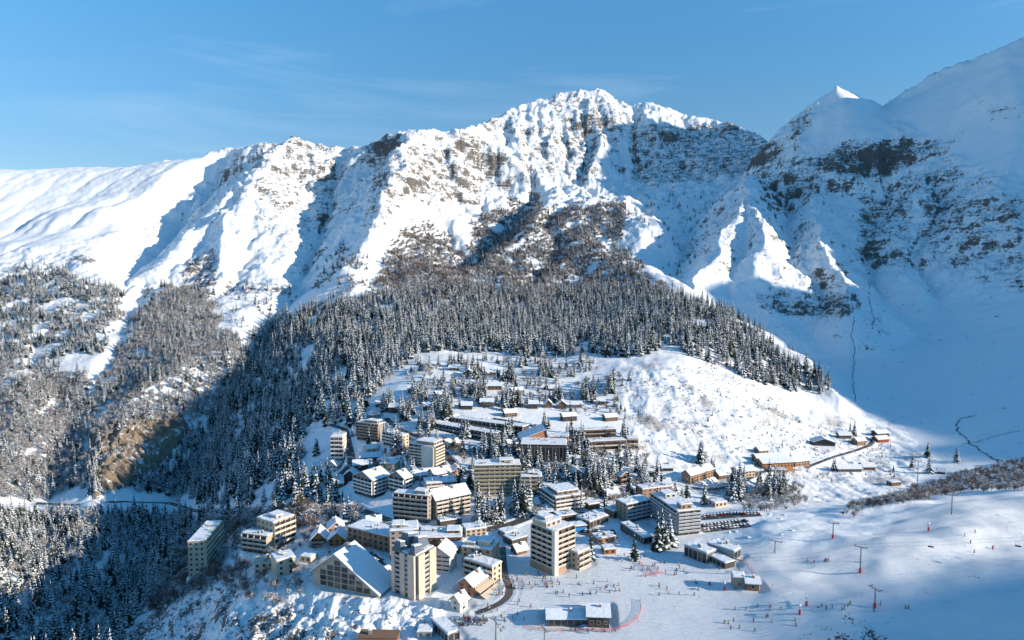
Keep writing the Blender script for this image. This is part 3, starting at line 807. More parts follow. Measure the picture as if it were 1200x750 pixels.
CLUSTERS = [  # centre, radii in the photograph, how many
 (565,612,9,9,6),(584,618,9,7,6),(613,600,11,8,8),(626,608,7,4,3),(703,568,17,20,22),(735,584,5,6,3),(622,544,16,8,10),(672,522,15,14,12),(731,520,6,12,6),
 (474,486,12,8,9),(518,480,13,14,16),(556,462,16,12,13),(597,476,14,6,8),(560,440,10,7,6),(580,532,18,9,11),(592,510,10,8,7),(455,478,8,8,6),(500,500,10,6,5),
 (862,580,14,9,12),(905,577,18,9,15),(822,540,4,4,4),(836,552,3,3,2),(1000,508,5,3,3),(979,552,4,2,2),(769,643,3,4,3),(781,640,6,4,4),(742,657,2,2,1),(694,658,6,3,3),(640,500,6,4,3),
 (1088,537,2,2,2),(1122,541,3,2,2),(1069,547,1,1,1),(1088,555,1,1,1),(371,533,3,3,3),(652,470,6,5,4),(690,466,10,8,9),(715,455,6,6,5),(905,450,2,2,2),(825,590,3,3,2),(805,584,2,2,1),
 (662,560,6,5,4),(545,510,8,5,4),(440,525,10,4,5),(468,530,9,3,5),(600,445,5,4,4),(640,438,8,4,5),(530,430,6,4,4),(490,465,8,8,6),(925,543,3,2,2),(400,612,10,3,3),(755,560,3,3,2),
]
LAND = [(565,612,'left of the alley below the stepped residence'),(585,618,'in the dense row right of the big stepped residence'),(613,600,'in front of the lower olive wing'),(690,575,'in the big clump beside the drooping-roof chalet'),(735,584,'below the isolated timber chalet'),
 (622,544,'in front of the colonnaded pavilion'),(672,522,'between the orange pavilion and the brown arcade wing'),(735,520,'at the end of the brown arcade wing'),(474,486,'by the dark west-edge chalet'),(518,480,'above the front terrace row'),(556,462,'among the topmost chalets'),
 (597,476,'left of the lone white-roofed cabin'),(580,532,'between the terrace rows and the olive slab'),(440,525,'below the small chequered block'),(862,580,'in the left eastern clump behind the car park'),(905,577,'in the right eastern clump behind the car park'),(822,545,'beside the brick-ended chalet'),
 (1000,508,'by the brown cabin on the eastern slope'),(979,552,'by the snowed-in garages'),(769,643,'in the pointed trio by the plaza hall'),(742,657,'standing alone on the edge of the plaza'),(694,658,'against the low annex of the stepped residence'),(645,500,'behind the tilted orange roof'),(1100,545,'in the shaded valley at the far east'),
 (371,533,'on the western snowfield by the white-roofed house'),(652,474,'between the two steep gabled chalets'),(690,466,'at the east end of the upper slope'),(480,545,'between the gabled western residences'),(392,605,'at the forest edge above the timber chalets'),(530,437,'left of the topmost gabled chalet'),
 (620,450,'on the open slope under the forest'),(985,735,'in the dark bushes of the shaded piste'),(1198,730,'at the bottom right edge'),(520,625,'behind the long low brown building'),(755,560,'under the bumpy slope'),(930,560,'below the long brown chalets'),(805,584,'behind the long greenish block'),(662,560,'behind the white-banded block')]
def near_phrase(x, y):
    return min(LAND, key=lambda q: (q[0] - x) ** 2 + 2.5 * (q[1] - y) ** 2)[2]
PTS = []   # x, y, kind, size, zone label, group
trs = np.random.RandomState(5)
for name, poly, d0, d1, sp, mixk, (s0, s1), thr, where in WOODS:
    p = np.array(poly, float)
    xs = []; 
    a0, _ = azt(p[:, 0].min() - 5, 450); a1, _ = azt(p[:, 0].max() + 5, 450)
    xa, xb = d1 * math.tan(a0) if a0 < 0 else d0 * math.tan(a0) , d1 * math.tan(a1) if a1 > 0 else d0 * math.tan(a1)
    X, Y = np.meshgrid(np.arange(xa, xb, sp), np.arange(d0 * .7, d1, sp), indexing='ij')
    X = (X + trs.uniform(-.48, .48, X.shape) * sp).ravel(); Y = (Y + trs.uniform(-.48, .48, Y.shape) * sp).ravel()
    dd_ = Y; k = (dd_ > d0) & (dd_ < d1); X, Y = X[k], Y[k]
    Z = ground(X, Y); qx, qy = project(X, Y, Z)
    k = in_poly(qx + perlin(X / 35, Y / 35, 7) * 11, qy + perlin(X / 35, Y / 35, 9) * 8, poly) & (fbm(X / 45, Y / 45, 3, 101) > thr)
    X, Y, Z, qx, qy = X[k], Y[k], Z[k], qx[k], qy[k]
    r_ = trs.rand(len(X)); kinds = []
    for v in r_:
        acc_ = 0
        for kn, sh in mixk:
            acc_ += sh
            if v <= acc_: break
        kinds.append(kn)
    for i in range(len(X)):
        PTS.append((X[i], Y[i], Z[i], kinds[i], trs.uniform(s0, s1), name, where))
for cx, cy, rx, ry, n_ in CLUSTERS:
    for i in range(int(n_ * 2.6 + .5) if n_ > 3 else n_):
        r_ = math.sqrt(rnd.random()); a_ = rnd.uniform(0, 6.283)
        v = locate(cx + rx * r_ * math.cos(a_), cy + ry * r_ * math.sin(a_))
        PTS.append((v.x, v.y, v.z, 'conifer' if rnd.random() < .9 else 'frosted', rnd.uniform(.8, 1.35), 'village conifers', near_phrase(cx, cy)))
print('tree points', len(PTS), time.time() - T0)
KEEP = []
def MB2(x0, x1, y0, y1, z0, z1):
    m_ = MB(); m_.box(x0, x1, y0, y1, z0, z1); return m_
# ------------------------------------------------------------------ buildings
def wallmat(name, c, rough=.85, v=.12):
    return varied(name, tuple(x * (1 - v) for x in c), tuple(min(1, x * (1 + v)) for x in c), .25, rough, objvar=.05)
W_ = {
 'cream': wallmat('cream_render', (.54, .47, .36)), 'white': wallmat('white_render', (.64, .61, .56)), 'beige': wallmat('beige_concrete', (.42, .36, .28)),
 'grey': wallmat('grey_concrete', (.30, .28, .26)), 'brown': wallmat('brown_cladding', (.20, .13, .085)), 'dark': wallmat('dark_cladding', (.07, .065, .06)),
 'wood': wallmat('orange_timber', (.36, .18, .075)), 'olive': wallmat('olive_panels', (.30, .27, .18)), 'pink': wallmat('pinkish_render', (.56, .44, .37)),
 'orange': wallmat('orange_render', (.50, .24, .14)), 'red': wallmat('red_boards', (.33, .075, .04)), 'slate': wallmat('slate_roofing', (.11, .15, .19)),
 'steel': wallmat('grey_steel', (.30, .32, .34), .5), 'green': wallmat('green_fascia', (.32, .42, .24)), 'tan': wallmat('tan_brick', (.33, .22, .15)),
}
def glass_mat():
    m, nt, b = new_mat('window_glass', .12)
    oi = nt.nodes.new('ShaderNodeObjectInfo')
    c = mix(nt, oi.outputs['Random'], (.012, .016, .022), (.075, .08, .085))
    nt.links.new(c, b.inputs['Base Color']); return m
M['glass'] = glass_mat()
def snow_mat(name, lo, hi, sc=.5, bump=.35):
    m, nt, b = new_mat(name, .6)
    geo = nt.nodes.new('ShaderNodeNewGeometry')
    a = noise(nt, geo.outputs['Position'], sc, 4); a2 = noise(nt, geo.outputs['Position'], sc * 5, 3)
    nt.links.new(mix(nt, mrange(nt, a, .3, .7), lo, hi), b.inputs['Base Color'])
    bp = nd(nt, 'ShaderNodeBump', Distance=bump, Strength=.8)
    nt.links.new(mth(nt, 'ADD', a, mth(nt, 'MULTIPLY', a2, .35)), bp.inputs['Height']); nt.links.new(bp.outputs[0], b.inputs['Normal'])
    return m
M['snow'] = snow_mat('roof_snow', (.78, .86, .91), (.68, .74, .79))
M['frame'] = wallmat('window_frame', (.40, .37, .33)); M['frame_brown'] = wallmat('timber_frame', (.16, .09, .05))

def plane_pt(px, py, z):
    a, t = azt(px, py); D = (z - CZ) / float(t)
    return Vector((D * math.sin(a), D * math.cos(a), z))
def solve_len(C, d, px):
    """length along d from C at which the point appears in column px"""
    lo, hi = 0.5, 160.0
    f = lambda s: float(project(C.x + d.x * s, C.y + d.y * s, C.z)[0]) - px
    s0 = f(lo)
    for _ in range(40):
        m_ = (lo + hi) / 2
        if (f(m_) > 0) == (s0 > 0): lo = m_
        else: hi = m_
    return lo
_wm = {}
def window_mesh(w, h, fr):
    k = (round(w, 1), round(h, 1), fr)
    if k not in _wm:
        mb = MB(); w, h = k[0], k[1]; t = .11
        mb.box(-w/2, w/2, -.05, 0, 0, h, 1)
        mb.box(-w/2 - t, w/2 + t, -.10, 0, -t, 0, 0); mb.box(-w/2 - t, w/2 + t, -.10, 0, h, h + t, 0)
        mb.box(-w/2 - t, -w/2, -.10, 0, 0, h, 0); mb.box(w/2, w/2 + t, -.10, 0, 0, h, 0)
        _wm[k] = mb.mesh('window', [M[fr], M['glass']])
    return _wm[k]
_bm = {}
def balcony_mesh(L, proj, wall, fins, storey):
    k = (round(L, 1), proj, wall, fins, round(storey, 2))
    if k not in _bm:
        mb = MB(); L = k[0]
        mb.box(0, L, -proj, 0, -.2, 0, 0); mb.box(0, L, -proj, -proj + .12, 0, .92, 0)
        mb.box(.05, L - .05, -proj - .04, -proj + .2, .92, 1.08, 1)
        if fins:
            n_ = max(1, int(round(L / 4.2)))
            for i in range(n_ + 1):
                x = min(max(L * i / n_, .08), L - .08); mb.box(x - .08, x + .08, -proj + .12, 0, 0, storey - .2, 0)
        _bm[k] = mb.mesh('balcony', [W_[wall], M['snow']])
    return _bm[k]
def dress(root, face, L, H, n, style, wall, W, Lf, off=0.0, fr='frame', bwall=None):
    """windows or balconies along one face; face 'r' runs along +x at y=0, face 'l' along +y at x=0, 'x' is the far right side, seen from the right"""
    sh = H / n
    if face == 'r': T = Matrix.Translation((0, 0, 0)); rz = 0
    elif face == 'l': T = Matrix.Translation((0, Lf, 0)) @ Matrix.Rotation(-math.pi / 2, 4, 'Z'); rz = -math.pi / 2
    else: T = Matrix.Translation((W, 0, 0)) @ Matrix.Rotation(math.pi / 2, 4, 'Z'); rz = math.pi / 2
    def put(nm, me, x, y, z):
        p = T @ Vector((x, y, z)); link(nm, me, root, p, rz)
    bay = 3.4 if n > 2 else 3.0
    cols_ = max(1, int(L / bay)); cols_ = min(cols_, 14)
    if style == 'windows':
        for i in range(n):
            for j in range(cols_):
                put('window', window_mesh(1.35, min(1.35, sh * .5), fr), L * (j + .5) / cols_, 0, sh * i + sh * .32)
    elif style == 'balconies':
        for i in range(n):
            if i > 0 or n <= 2: put('balcony', balcony_mesh(L, 1.4, bwall or wall, True, sh), 0, 0, sh * i + .1)
            for j in range(cols_):
                put('window', window_mesh(L / cols_ * .84, min(2.2, sh * .8), 'frame_brown'), L * (j + .5) / cols_, 0, sh * i + .2)
    elif style == 'bands':       # long strip windows between solid parapets
        for i in range(n):
            put('balcony', balcony_mesh(L, 1.2, bwall or wall, False, sh), 0, 0, sh * i + .1)
            for j in range(cols_):
                put('window', window_mesh(L / cols_ * .86, sh * .6, fr), L * (j + .5) / cols_, 0, sh * i + .55)
    elif style == 'grid':        # regular loggia grid
        for i in range(n):
            for j in range(cols_):
                put('window', window_mesh(L / cols_ * .7, sh * .55, fr), L * (j + .5) / cols_, 0, sh * i + sh * .25)
        put('floor_band', balcony_mesh(L, .5, bwall or wall, True, sh), 0, 0, .1)
        for i in range(1, n): put('floor_band', balcony_mesh(L, .5, bwall or wall, True, sh), 0, 0, sh * i + .1)
    elif style == 'glass':
        c2 = max(2, int(L / 2.6))
        for j in range(c2): put('window', window_mesh(L / c2 * .86, H * .8, fr), L * (j + .5) / c2, 0, H * .08)
def snow_cap(mb, x0, x1, y0, y1, z, t=.55, m=0):
    """a drift of snow on a flat surface: uneven top, rounded and ragged rim"""
    W_c, L_c = x1 - x0, y1 - y0
    nx = max(3, min(12, int(W_c / 2.2) + 2)); ny = max(3, min(12, int(L_c / 2.2) + 2))
    if W_c < 3: nx = ny = 3
    e = min(.35, W_c * .2, L_c * .2); vs = []
    for i in range(nx + 1):
        for j in range(ny + 1):
            rim = i in (0, nx) or j in (0, ny)
            fx = 0 if i == 0 else (1 if i == nx else (e / W_c + (1 - 2 * e / W_c) * (i - 1) / max(1, nx - 2))); fy = 0 if j == 0 else (1 if j == ny else (e / L_c + (1 - 2 * e / L_c) * (j - 1) / max(1, ny - 2)))
            h = t * (.35 if rim else 1) * rnd.uniform(.75, 1.15)
            vs.append((x0 + W_c * fx + (rnd.uniform(-.12, .12) if rim and W_c > 3 else 0), y0 + L_c * fy + (rnd.uniform(-.12, .12) if rim and W_c > 3 else 0), z + h))
    b = len(vs); ring = [i * (ny + 1) for i in range(nx + 1)] + [nx * (ny + 1) + j for j in range(1, ny + 1)] + [i * (ny + 1) + ny for i in range(nx - 1, -1, -1)] + [j for j in range(ny - 1, 0, -1)]
    vs += [(vs[k][0], vs[k][1], z) for k in ring]; nr = len(ring)
    fs = [(i * (ny + 1) + j, (i + 1) * (ny + 1) + j, (i + 1) * (ny + 1) + j + 1, i * (ny + 1) + j + 1) for i in range(nx) for j in range(ny)]
    fs += [(b + k, b + (k + 1) % nr, ring[(k + 1) % nr], ring[k]) for k in range(nr)]
    mb.add(vs, fs, m)
def flat_roof(root, W, L, H, wall, seed, clutter=True, snow=True):
    r = random.Random(seed)
    mb = MB(); mb.box(-.35, W + .35, -.35, L + .35, H, H + .35, 0)
    rf = mb.build('roof', W_[wall], root)
    if snow:
        mb = MB(); snow_cap(mb, -.15, W + .15, -.15, L + .15, H + .35, .5)
        mb.build('snow', M['snow'], rf)
    if clutter and W * L > 90:
        for k in range(r.randint(2, 5)):
            x, y = r.uniform(.15, .85) * W, r.uniform(.15, .85) * L; a, b, h = r.uniform(.6, 1.6), r.uniform(.6, 1.6), r.uniform(.7, 1.6)
            mb = MB(); mb.box(x - a/2, x + a/2, y - b/2, y + b/2, H + .3, H + .8 + h, 0); snow_cap(mb, x - a/2, x + a/2, y - b/2, y + b/2, H + .8 + h, .3, 1)
            mb.build('vent', [W_['grey'], M['snow']], rf)
def gable_roof(root, W, L, H, rise, axis, wall, rmat='dark', over=.9, snow=.45, split=.5, chim=True):
    """pitched roof; ridge runs along the named local axis"""
    mb = MB(); sn = MB()
    if axis == 'y': A, Bl = W, L
    else: A, Bl = L, W
    r0 = A * split; t = .22
    def P(a, b, z): return (a, b, z) if axis == 'y' else (b, a, z)
    # gable walls
    g = MB()
    for b in (0, Bl):
        g.add([P(0, b, H), P(A, b, H), P(r0, b, H + rise)], [(0, 1, 2)], 0)
    g.build('gable', W_[wall], root)
    kL = rise / r0; kR = rise / (A - r0)
    aL, aR = -over, A + over; zL, zR = H - over * kL, H - over * kR
    def slab(M_, lo, hi, mm):
        v = []
        for b in (-over, Bl + over):
            v += [P(aL, b, zL + lo), P(r0, b, H + rise + lo), P(aR, b, zR + lo), P(aL, b, zL + hi), P(r0, b, H + rise + hi), P(aR, b, zR + hi)]
        f = [(0,1,7,6),(1,2,8,7),(3,9,10,4),(4,10,11,5),(0,6,9,3),(2,5,11,8),(0,3,4,1),(1,4,5,2),(6,7,10,9),(7,8,11,10)]
        M_.add(v, f, mm)
    slab(mb, .02, t, 0); rf = mb.build('roof', W_[rmat], root)
    slab(sn, t + .005, t + snow, 0); sn.build('snow', M['snow'], rf)
    if chim:
        c = MB(); x, y, _ = P(r0 * .7, Bl * .6, 0); c.box(x - .5, x + .5, y - .5, y + .5, H + rise * .5, H + rise + 1.3, 0); snow_cap(c, x - .5, x + .5, y - .5, y + .5, H + rise + 1.3, .35, 1)
        c.build('chimney', [W_['tan'], M['snow']], rf)
PADS = []
BSPEC = []
def B(name, label, cat, T, base, L=None, R=None, Lm=None, Wm=None, n=3, wall='beige', ls='windows', rs='balconies', roof='flat', rise=3.0, axis='y', tops=(), fr='frame', bwall=None, rwall=None, drop=4.0, yaw=None, xs=None, split=.5, rmat='dark', snow=True, extra=None, group=None):
    BSPEC.append(locals().copy())
def settle(s):
    """read the plan of a building off its visible roof corners"""
    C = locate(s['T'][0], s['base'])
    a, t = azt(*s['T']); D = math.hypot(C.x, C.y)
    H = CZ + float(t) * D - C.z
    H = max(H, 2.4)
    zt = C.z + H
    def edge(P):
        q = plane_pt(P[0], P[1], zt); d = Vector((q.x - C.x, q.y - C.y, 0)); return d
    cand = []
    if s['R']: d = edge(s['R']); cand.append((abs(s['R'][0] - s['T'][0]), math.atan2(d.y, d.x), 'R'))
    if s['L']: d = edge(s['L']); cand.append((abs(s['L'][0] - s['T'][0]), math.atan2(d.y, d.x) - math.pi / 2, 'L'))
    yaw = max(cand)[1] if s['yaw'] is None else math.radians(s['yaw'])
    r = Vector((math.cos(yaw), math.sin(yaw), 0)); l = Vector((-r.y, r.x, 0))
    Ct = Vector((C.x, C.y, zt))
    Wd = s['Wm'] or (solve_len(Ct, r, s['R'][0]) if s['R'] else 10)
    Ld = s['Lm'] or (solve_len(Ct, l, s['L'][0]) if s['L'] else 10)
    Wd = min(Wd, 85); Ld = min(Ld, 85)
    s.update(C=C, H=H, yawr=yaw, W=max(Wd, 3.5), Lf=max(Ld, 3.5), D=D)
    PADS.append((C, yaw, s['W'], s['Lf'], C.z))
def raise_building(s, seed):
    C, H, W, L, n = s['C'], s['H'], s['W'], s['Lf'], s['n']
    t = thing(s['name'], s['label'], s['cat'], C, s['yawr'], s['group'])
    mb = MB(); mb.box(0, W, 0, L, -s['drop'], H, 0)
    mb.build('wall', W_[s['wall']], t)
    dress(t, 'r', W, H, n, s['rs'], s['rwall'] or s['wall'], W, L, fr=s['fr'], bwall=s['bwall'])
    dress(t, 'l', L, H, n, s['ls'], s['wall'], W, L, fr=s['fr'], bwall=s['bwall'])
    if s['xs']: dress(t, 'x', L, H, n, s['xs'], s['wall'], W, L, fr=s['fr'], bwall=s['bwall'])
    if s['roof'] == 'flat': flat_roof(t, W, L, H, s['wall'], seed)
    elif s['roof'] == 'bare': flat_roof(t, W, L, H, s['wall'], seed, snow=False)
    elif s['roof'] == 'gable': gable_roof(t, W, L, H, s['rise'], s['axis'], s['wall'], rmat=s['rmat'], split=s['split'], chim=s['D'] < 560)
    for (x0, x1, y0, y1, h, wl) in s['tops']:
        p = link('penthouse', None, t, (0, 0, 0))
        mb = MB(); mb.box(x0 * W, x1 * W, y0 * L, y1 * L, H + .1, H + h, 0); 
        bpy.data.objects.remove(p)
        p = mb.build('penthouse', W_[wl], t)
        sb = MB(); snow_cap(sb, x0 * W - .4, x1 * W + .4, y0 * L - .4, y1 * L + .4, H + h, .5); sb.build('snow', M['snow'], p)
        k = max(1, int((x1 - x0) * W / 3.2))
        for j in range(k):
            wm_ = window_mesh(1.6, max(.8, min(1.4, h * .45)), s['fr']); link('window', wm_, p, (x0 * W + (x1 - x0) * W * (j + .5) / k, y0 * L, H + h * .35))
    if s['extra']: s['extra'](t, W, L, H, n)
    return t

AB = 'apartment block'
def green_fascia(t, W, L, H, n):
    mb = MB(); mb.box(-.4, W + .4, -.5, -.36, H - 1.0, H + .5, 0); mb.build('fascia', W_['green'], t)
def blue_sign(t, W, L, H, n):
    mb = MB(); mb.box(W * .1, W * .9, -.9, -.75, .6, H - .3, 0); m_, nt_, b_ = new_mat('blue_panel', .4); b_.inputs['Base Color'].default_value = (.03, .22, .55, 1); mb.build('sign_panel', m_, t)
def stair_strip(t, W, L, H, n):
    mb = MB(); mb.box(-1.3, 1.3, -1.9, .3, -3, H + 1.2, 0); mb.build('stair_tower', W_['white'], t)
    mb = MB(); mb.box(-.5, W + .3, -1.7, .1, -3, 2.6, 0); mb.box(-1.7, .1, 0, L, -3, 2.6, 0); mb.build('plinth', W_['tan'], t)
def tower_extra(t, W, L, H, n):
    # three bays of the front: solid piers either side of a dark recessed balcony stack, and slate mansards above
    for y0, y1 in ((0, .28 * L), (.42 * L, .62 * L), (.86 * L, L)):
        mb = MB(); mb.box(-1.7, .0, y0, y1, -4, H + .4, 0); mb.build('pier', W_['pink'], t)
    for x0, x1 in ((0, .34 * W), (.62 * W, W)):
        mb = MB(); mb.box(x0, x1, -1.7, 0, -4, H + .4, 0); mb.build('pier', W_['cream'], t)
    for (x0, x1, y0, y1, h) in ((-.06, .5, .0, .3, 4.2), (.35, 1.0, .15, .5, 6.2), (-.06, .4, .62, 1.0, 4.5), (.3, 1.0, .55, 1.0, 7.0)):
        mb = MB(); X0, X1, Y0, Y1 = x0 * W, x1 * W, y0 * L, y1 * L; z = H + .4; i = 1.2
        mb.add([(X0,Y0,z),(X1,Y0,z),(X1,Y1,z),(X0,Y1,z),(X0+i,Y0+i,z+h),(X1-i,Y0+i,z+h*.75),(X1-i,Y1-i,z+h*.75),(X0+i,Y1-i,z+h)], [(0,1,5,4),(1,2,6,5),(2,3,7,6),(3,0,4,7),(4,5,6,7)], 0)
        q = mb.build('mansard', W_['slate'], t)
        sb = MB(); sb.add([(X0+i-.2,Y0+i-.2,z+h+.03),(X1-i+.2,Y0+i-.2,z+h*.75+.03),(X1-i+.2,Y1-i+.2,z+h*.75+.03),(X0+i-.2,Y1-i+.2,z+h+.03),(X0+i,Y0+i,z+h+.5),(X1-i,Y0+i,z+h*.75+.5),(X1-i,Y1-i,z+h*.75+.5),(X0+i,Y1-i,z+h+.5)], [(0,3,2,1),(0,1,5,4),(1,2,6,5),(2,3,7,6),(3,0,4,7),(4,5,6,7)], 0)
        sb.build('snow', M['snow'], q)
def awnings(t, W, L, H, n):
    for k, z in ((0, 2.6), (1, .6)):
        mb = MB(); a, b = -1.2 - 3.2 * k, -4.2 - 3.2 * k
        mb.add([(0, a, z + 1.1), (W, a, z + 1.1), (W, b, z), (0, b, z), (0, a, z + .95), (W, a, z + .95), (W, b, z - .15), (0, b, z - .15)], [(0,3,2,1),(4,5,6,7),(0,4,7,3),(1,2,6,5),(3,7,6,2),(0,1,5,4)], 0)
        mb.build('awning', W_['cream'], t)
        for x in (0.2, W / 2, W - .2):
            mb = MB(); mb.box(x - .1, x + .1, b, b + .2, -3, z - .1, 0); mb.build('post', W_['wood'], t)

# western group
B('apartment_block', 'narrow cream block with green roof fascia at the far left above the gorge', AB, (241,634), 676, L=(220,635), R=(260,616), n=7, wall='cream', ls='windows', rs='balconies', extra=green_fascia)
B('apartment_block', 'taller rear half of the two-step beige block in the bare trees', AB, (321,613), 645, L=(301,610), R=(345,604), n=5, wall='beige', bwall='cream', ls='windows', rs='balconies', tops=((.3,.6,.2,.6,2.2,'beige'),))
B('apartment_block', 'lower front half of the two-step beige block beside the western car park', AB, (314,629), 650, L=(284,625), Wm=7, n=4, wall='beige', ls='balconies', rs='blank')
B('apartment_house', 'small ochre house with dark flat roof on the edge of the rocky spur', 'house', (298,661), 679, R=(321,659), Lm=10, n=3, wall='cream', ls='windows', rs='windows', roof='bare')
B('apartment_house', 'ochre house with snowy roof joined to the dark-roofed house on the rocky spur', 'house', (324,658), 677, R=(346,653), Lm=11, n=3, wall='cream', ls='blank', rs='windows')
B('chalet', 'orange timber chalet, left of the pair with blue-shaded roofs behind the glass gabled hall', 'chalet', (365,632), 641, R=(381,631), Lm=11, n=2, wall='wood', ls='windows', rs='balconies', roof='gable', rise=4, fr='frame_brown')
B('chalet', 'low wooden chalet, right of the pair behind the glass gabled hall', 'chalet', (385,633), 640, R=(405,632), Lm=10, n=2, wall='wood', ls='windows', rs='windows', roof='gable', rise=4, fr='frame_brown')
B('chalet', 'orange-gabled house beneath the shaded forest edge, behind the two timber chalets', 'chalet', (385,620), 628, R=(403,618), Lm=10, n=2, wall='orange', ls='windows', rs='windows', roof='gable', rise=3.4)
B('apartment_block', 'long grey-beige block with one straight snowy roof sloping behind the glass gabled hall', AB, (456,630), 648, L=(407,618), Wm=13, n=3, wall='tan', ls='windows', rs='blank', fr='frame_brown')
# towers by the piste
B('tower_block', 'pinkish cream tower block with slate mansard tops and dark balcony stacks', 'tower block', (488,652), 702, L=(461,654), R=(508,644), n=9, yaw=58, wall='pink', ls='balconies', rs='balconies', bwall='grey', extra=tower_extra)
B('apartment_block', 'pale blue-grey block directly behind the slate-topped tower', AB, (457,623), 656, R=(490,621), Lm=13, n=6, wall='grey', ls='windows', rs='windows', tops=((.1,.5,.2,.7,2.5,'grey'),))
B('apartment_house', 'narrow white house with window grid and slanted roof just right of the slate-topped tower', 'house', (509,650), 670, R=(527,652), Lm=11, n=4, wall='white', ls='windows', rs='grid', roof='gable', rise=4, split=.25)
B('commercial_building', 'long low brown building with snowy roof behind the towers', 'building', (491,631), 643, R=(541,630), Lm=15, n=2, wall='brown', ls='windows', rs='windows', fr='frame_brown', tops=((.65,.95,.3,.8,2.4,'brown'),))
B('commercial_building', 'beige block with flat snowy roof at the end of the shopping street, front step', 'building', (577,665), 684, L=(544,655), Wm=8, n=3, wall='cream', ls='bands', rs='windows')
B('commercial_building', 'beige block with stacked roof boxes behind the front step of the shopping street', 'building', (576,645), 668, L=(541,641), Wm=15, n=4, wall='beige', ls='windows', rs='windows', tops=((.2,.7,.1,.5,3,'cream'),(.1,.4,.6,.9,2.4,'beige')))
B('restaurant', 'orange timber restaurant with two cream awnings beside the dark fenced path', 'restaurant', (554,687), 699, L=(537,684), R=(573,673), n=3, wall='orange', ls='windows', rs='balconies', bwall='wood', roof='gable', rise=3, axis='x', fr='frame_brown', extra=awnings)
B('house', 'small white house with snowy hipped roof below the orange restaurant', 'house', (539,706), 718, L=(528,702), R=(548,699), n=2, wall='white', ls='windows', rs='windows', roof='gable', rise=2.6, axis='x')
B('lift_station', 'grey lift station with a long slanted snowy roof at the foot of the piste', 'lift station', (525,744), 754, L=(506,727), R=(539,741), n=1, wall='steel', ls='glass', rs='glass')
B('shed', 'long flat brown-roofed shed at the bottom edge of the village', 'shed', (420,747), 757, R=(465,748), Lm=6, n=1, wall='brown', ls='blank', rs='blank', roof='bare')
B('kiosk', 'small blue-grey kiosk between the brown-roofed shed and the lift station', 'kiosk', (489,741), 748, R=(506,741), Lm=6, n=1, wall='steel', ls='blank', rs='windows')
# centre
B('apartment_block', 'large stepped residence with curved balconies and white stair strip facing the piste', AB, (649,624), 673, L=(624,614), R=(672,620), n=8, wall='tan', bwall='beige', ls='balconies', rs='balconies', tops=((.0,.75,.35,1.0,3.2,'beige'),(.1,.45,.5,.9,5.0,'grey')), extra=stair_strip)
B('apartment_block', 'low annex with clean white roof attached right of the stepped residence', AB, (677,649), 668, L=(668,637), R=(691,643), n=3, wall='beige', ls='windows', rs='bands')
B('apartment_block', 'square block with four bright white balcony bands in the centre of the village', AB, (651,584), 602, L=(635,574), R=(685,579), n=4, wall='grey', bwall='white', ls='bands', rs='bands', tops=((.12,.85,.12,.85,3.0,'brown'),))
B('apartment_block', 'wide olive slab block with gridded facade and snowy roof', AB, (556,546), 582, R=(610,545), Lm=13, n=8, wall='olive', ls='blank', rs='grid', bwall='olive', tops=((.55,.85,.3,.8,2.6,'cream'),))
B('apartment_block', 'lower olive wing attached right of the wide gridded slab', AB, (610.5,559), 583, R=(635,559), Lm=11, n=5, wall='olive', ls='blank', rs='grid', bwall='olive', tops=((.35,.6,.3,.7,2.2,'tan'),))
B('apartment_block', 'grey tower with blank white wall panel and roof terrace in the upper village', AB, (509,524), 549, L=(480,520), R=(519.5,518), n=7, wall='grey', bwall='cream', ls='balconies', rs='balconies', tops=((.1,.95,.05,.75,3.0,'tan'),), extra=lambda t, W, L, H, n: [MB2(0 - 1.55, .0, .02 * L, .48 * L, -3, H + .1).build('blank_panel', W_['white'], t)])
B('apartment_block', 'brown-grey block at the top left of the village with bright side wall', AB, (444,498), 518, L=(418,495), R=(451,496), n=6, wall='grey', bwall='tan', ls='balconies', rs='blank', rwall='cream', tops=((.1,.9,.1,.6,2.8,'tan'),))
B('apartment_block', 'small block with chequered white balconies below the top left block', AB, (472,511), 526, L=(449,506), R=(479,509), n=4, wall='cream', bwall='white', ls='balconies', rs='windows')
B('apartment_block', 'slim white stepped block on the western edge beside the road', AB, (402,512), 541, L=(387,512), R=(406,510), n=6, wall='white', bwall='white', ls='bands', rs='windows')
B('residence', 'left gabled residence of the western cluster with many white balconies', 'residence', (437,563), 584, L=(415,557), R=(456,559), n=5, wall='grey', bwall='white', ls='balconies', rs='balconies', roof='gable', rise=4.5, axis='x')
B('residence', 'narrow gabled residence between the western cluster and the big stepped residence', 'residence', (474,561), 579, L=(457,557), R=(482,557), n=4, wall='grey', bwall='white', ls='balconies', rs='balconies', roof='gable', rise=4, axis='x')
B('apartment_house', 'flat-roofed cream house behind the gabled western cluster', 'house', (463,544), 553, L=(445,543), R=(469,541), n=2, wall='cream', ls='windows', rs='windows')
B('residence', 'shaded left wing of the big stepped residence with tiered balconies', 'residence', (502,582), 613, L=(461,578), R=(507,579), n=6, wall='grey', bwall='beige', ls='balconies', rs='windows', tops=((.1,.9,.1,.4,2.8,'grey'),))
B('residence', 'sunlit right wing of the big stepped residence with gabled roof', 'residence', (511,586), 610, R=(550,578), Lm=14, n=5, wall='beige', bwall='cream', ls='windows', rs='balconies', roof='gable', rise=4.5, axis='x')
B('residence', 'middle tier of the stepped residence with white terraces', 'residence', (500,567), 583, Lm=13, R=(535,564), n=4, wall='white', bwall='white', ls='windows', rs='bands')
B('residence', 'highest tier of the stepped residence under a snowy hood', 'residence', (509,556), 568, L=(502,553), R=(528,552), n=3, wall='white', bwall='white', ls='windows', rs='bands', roof='gable', rise=3, axis='x')
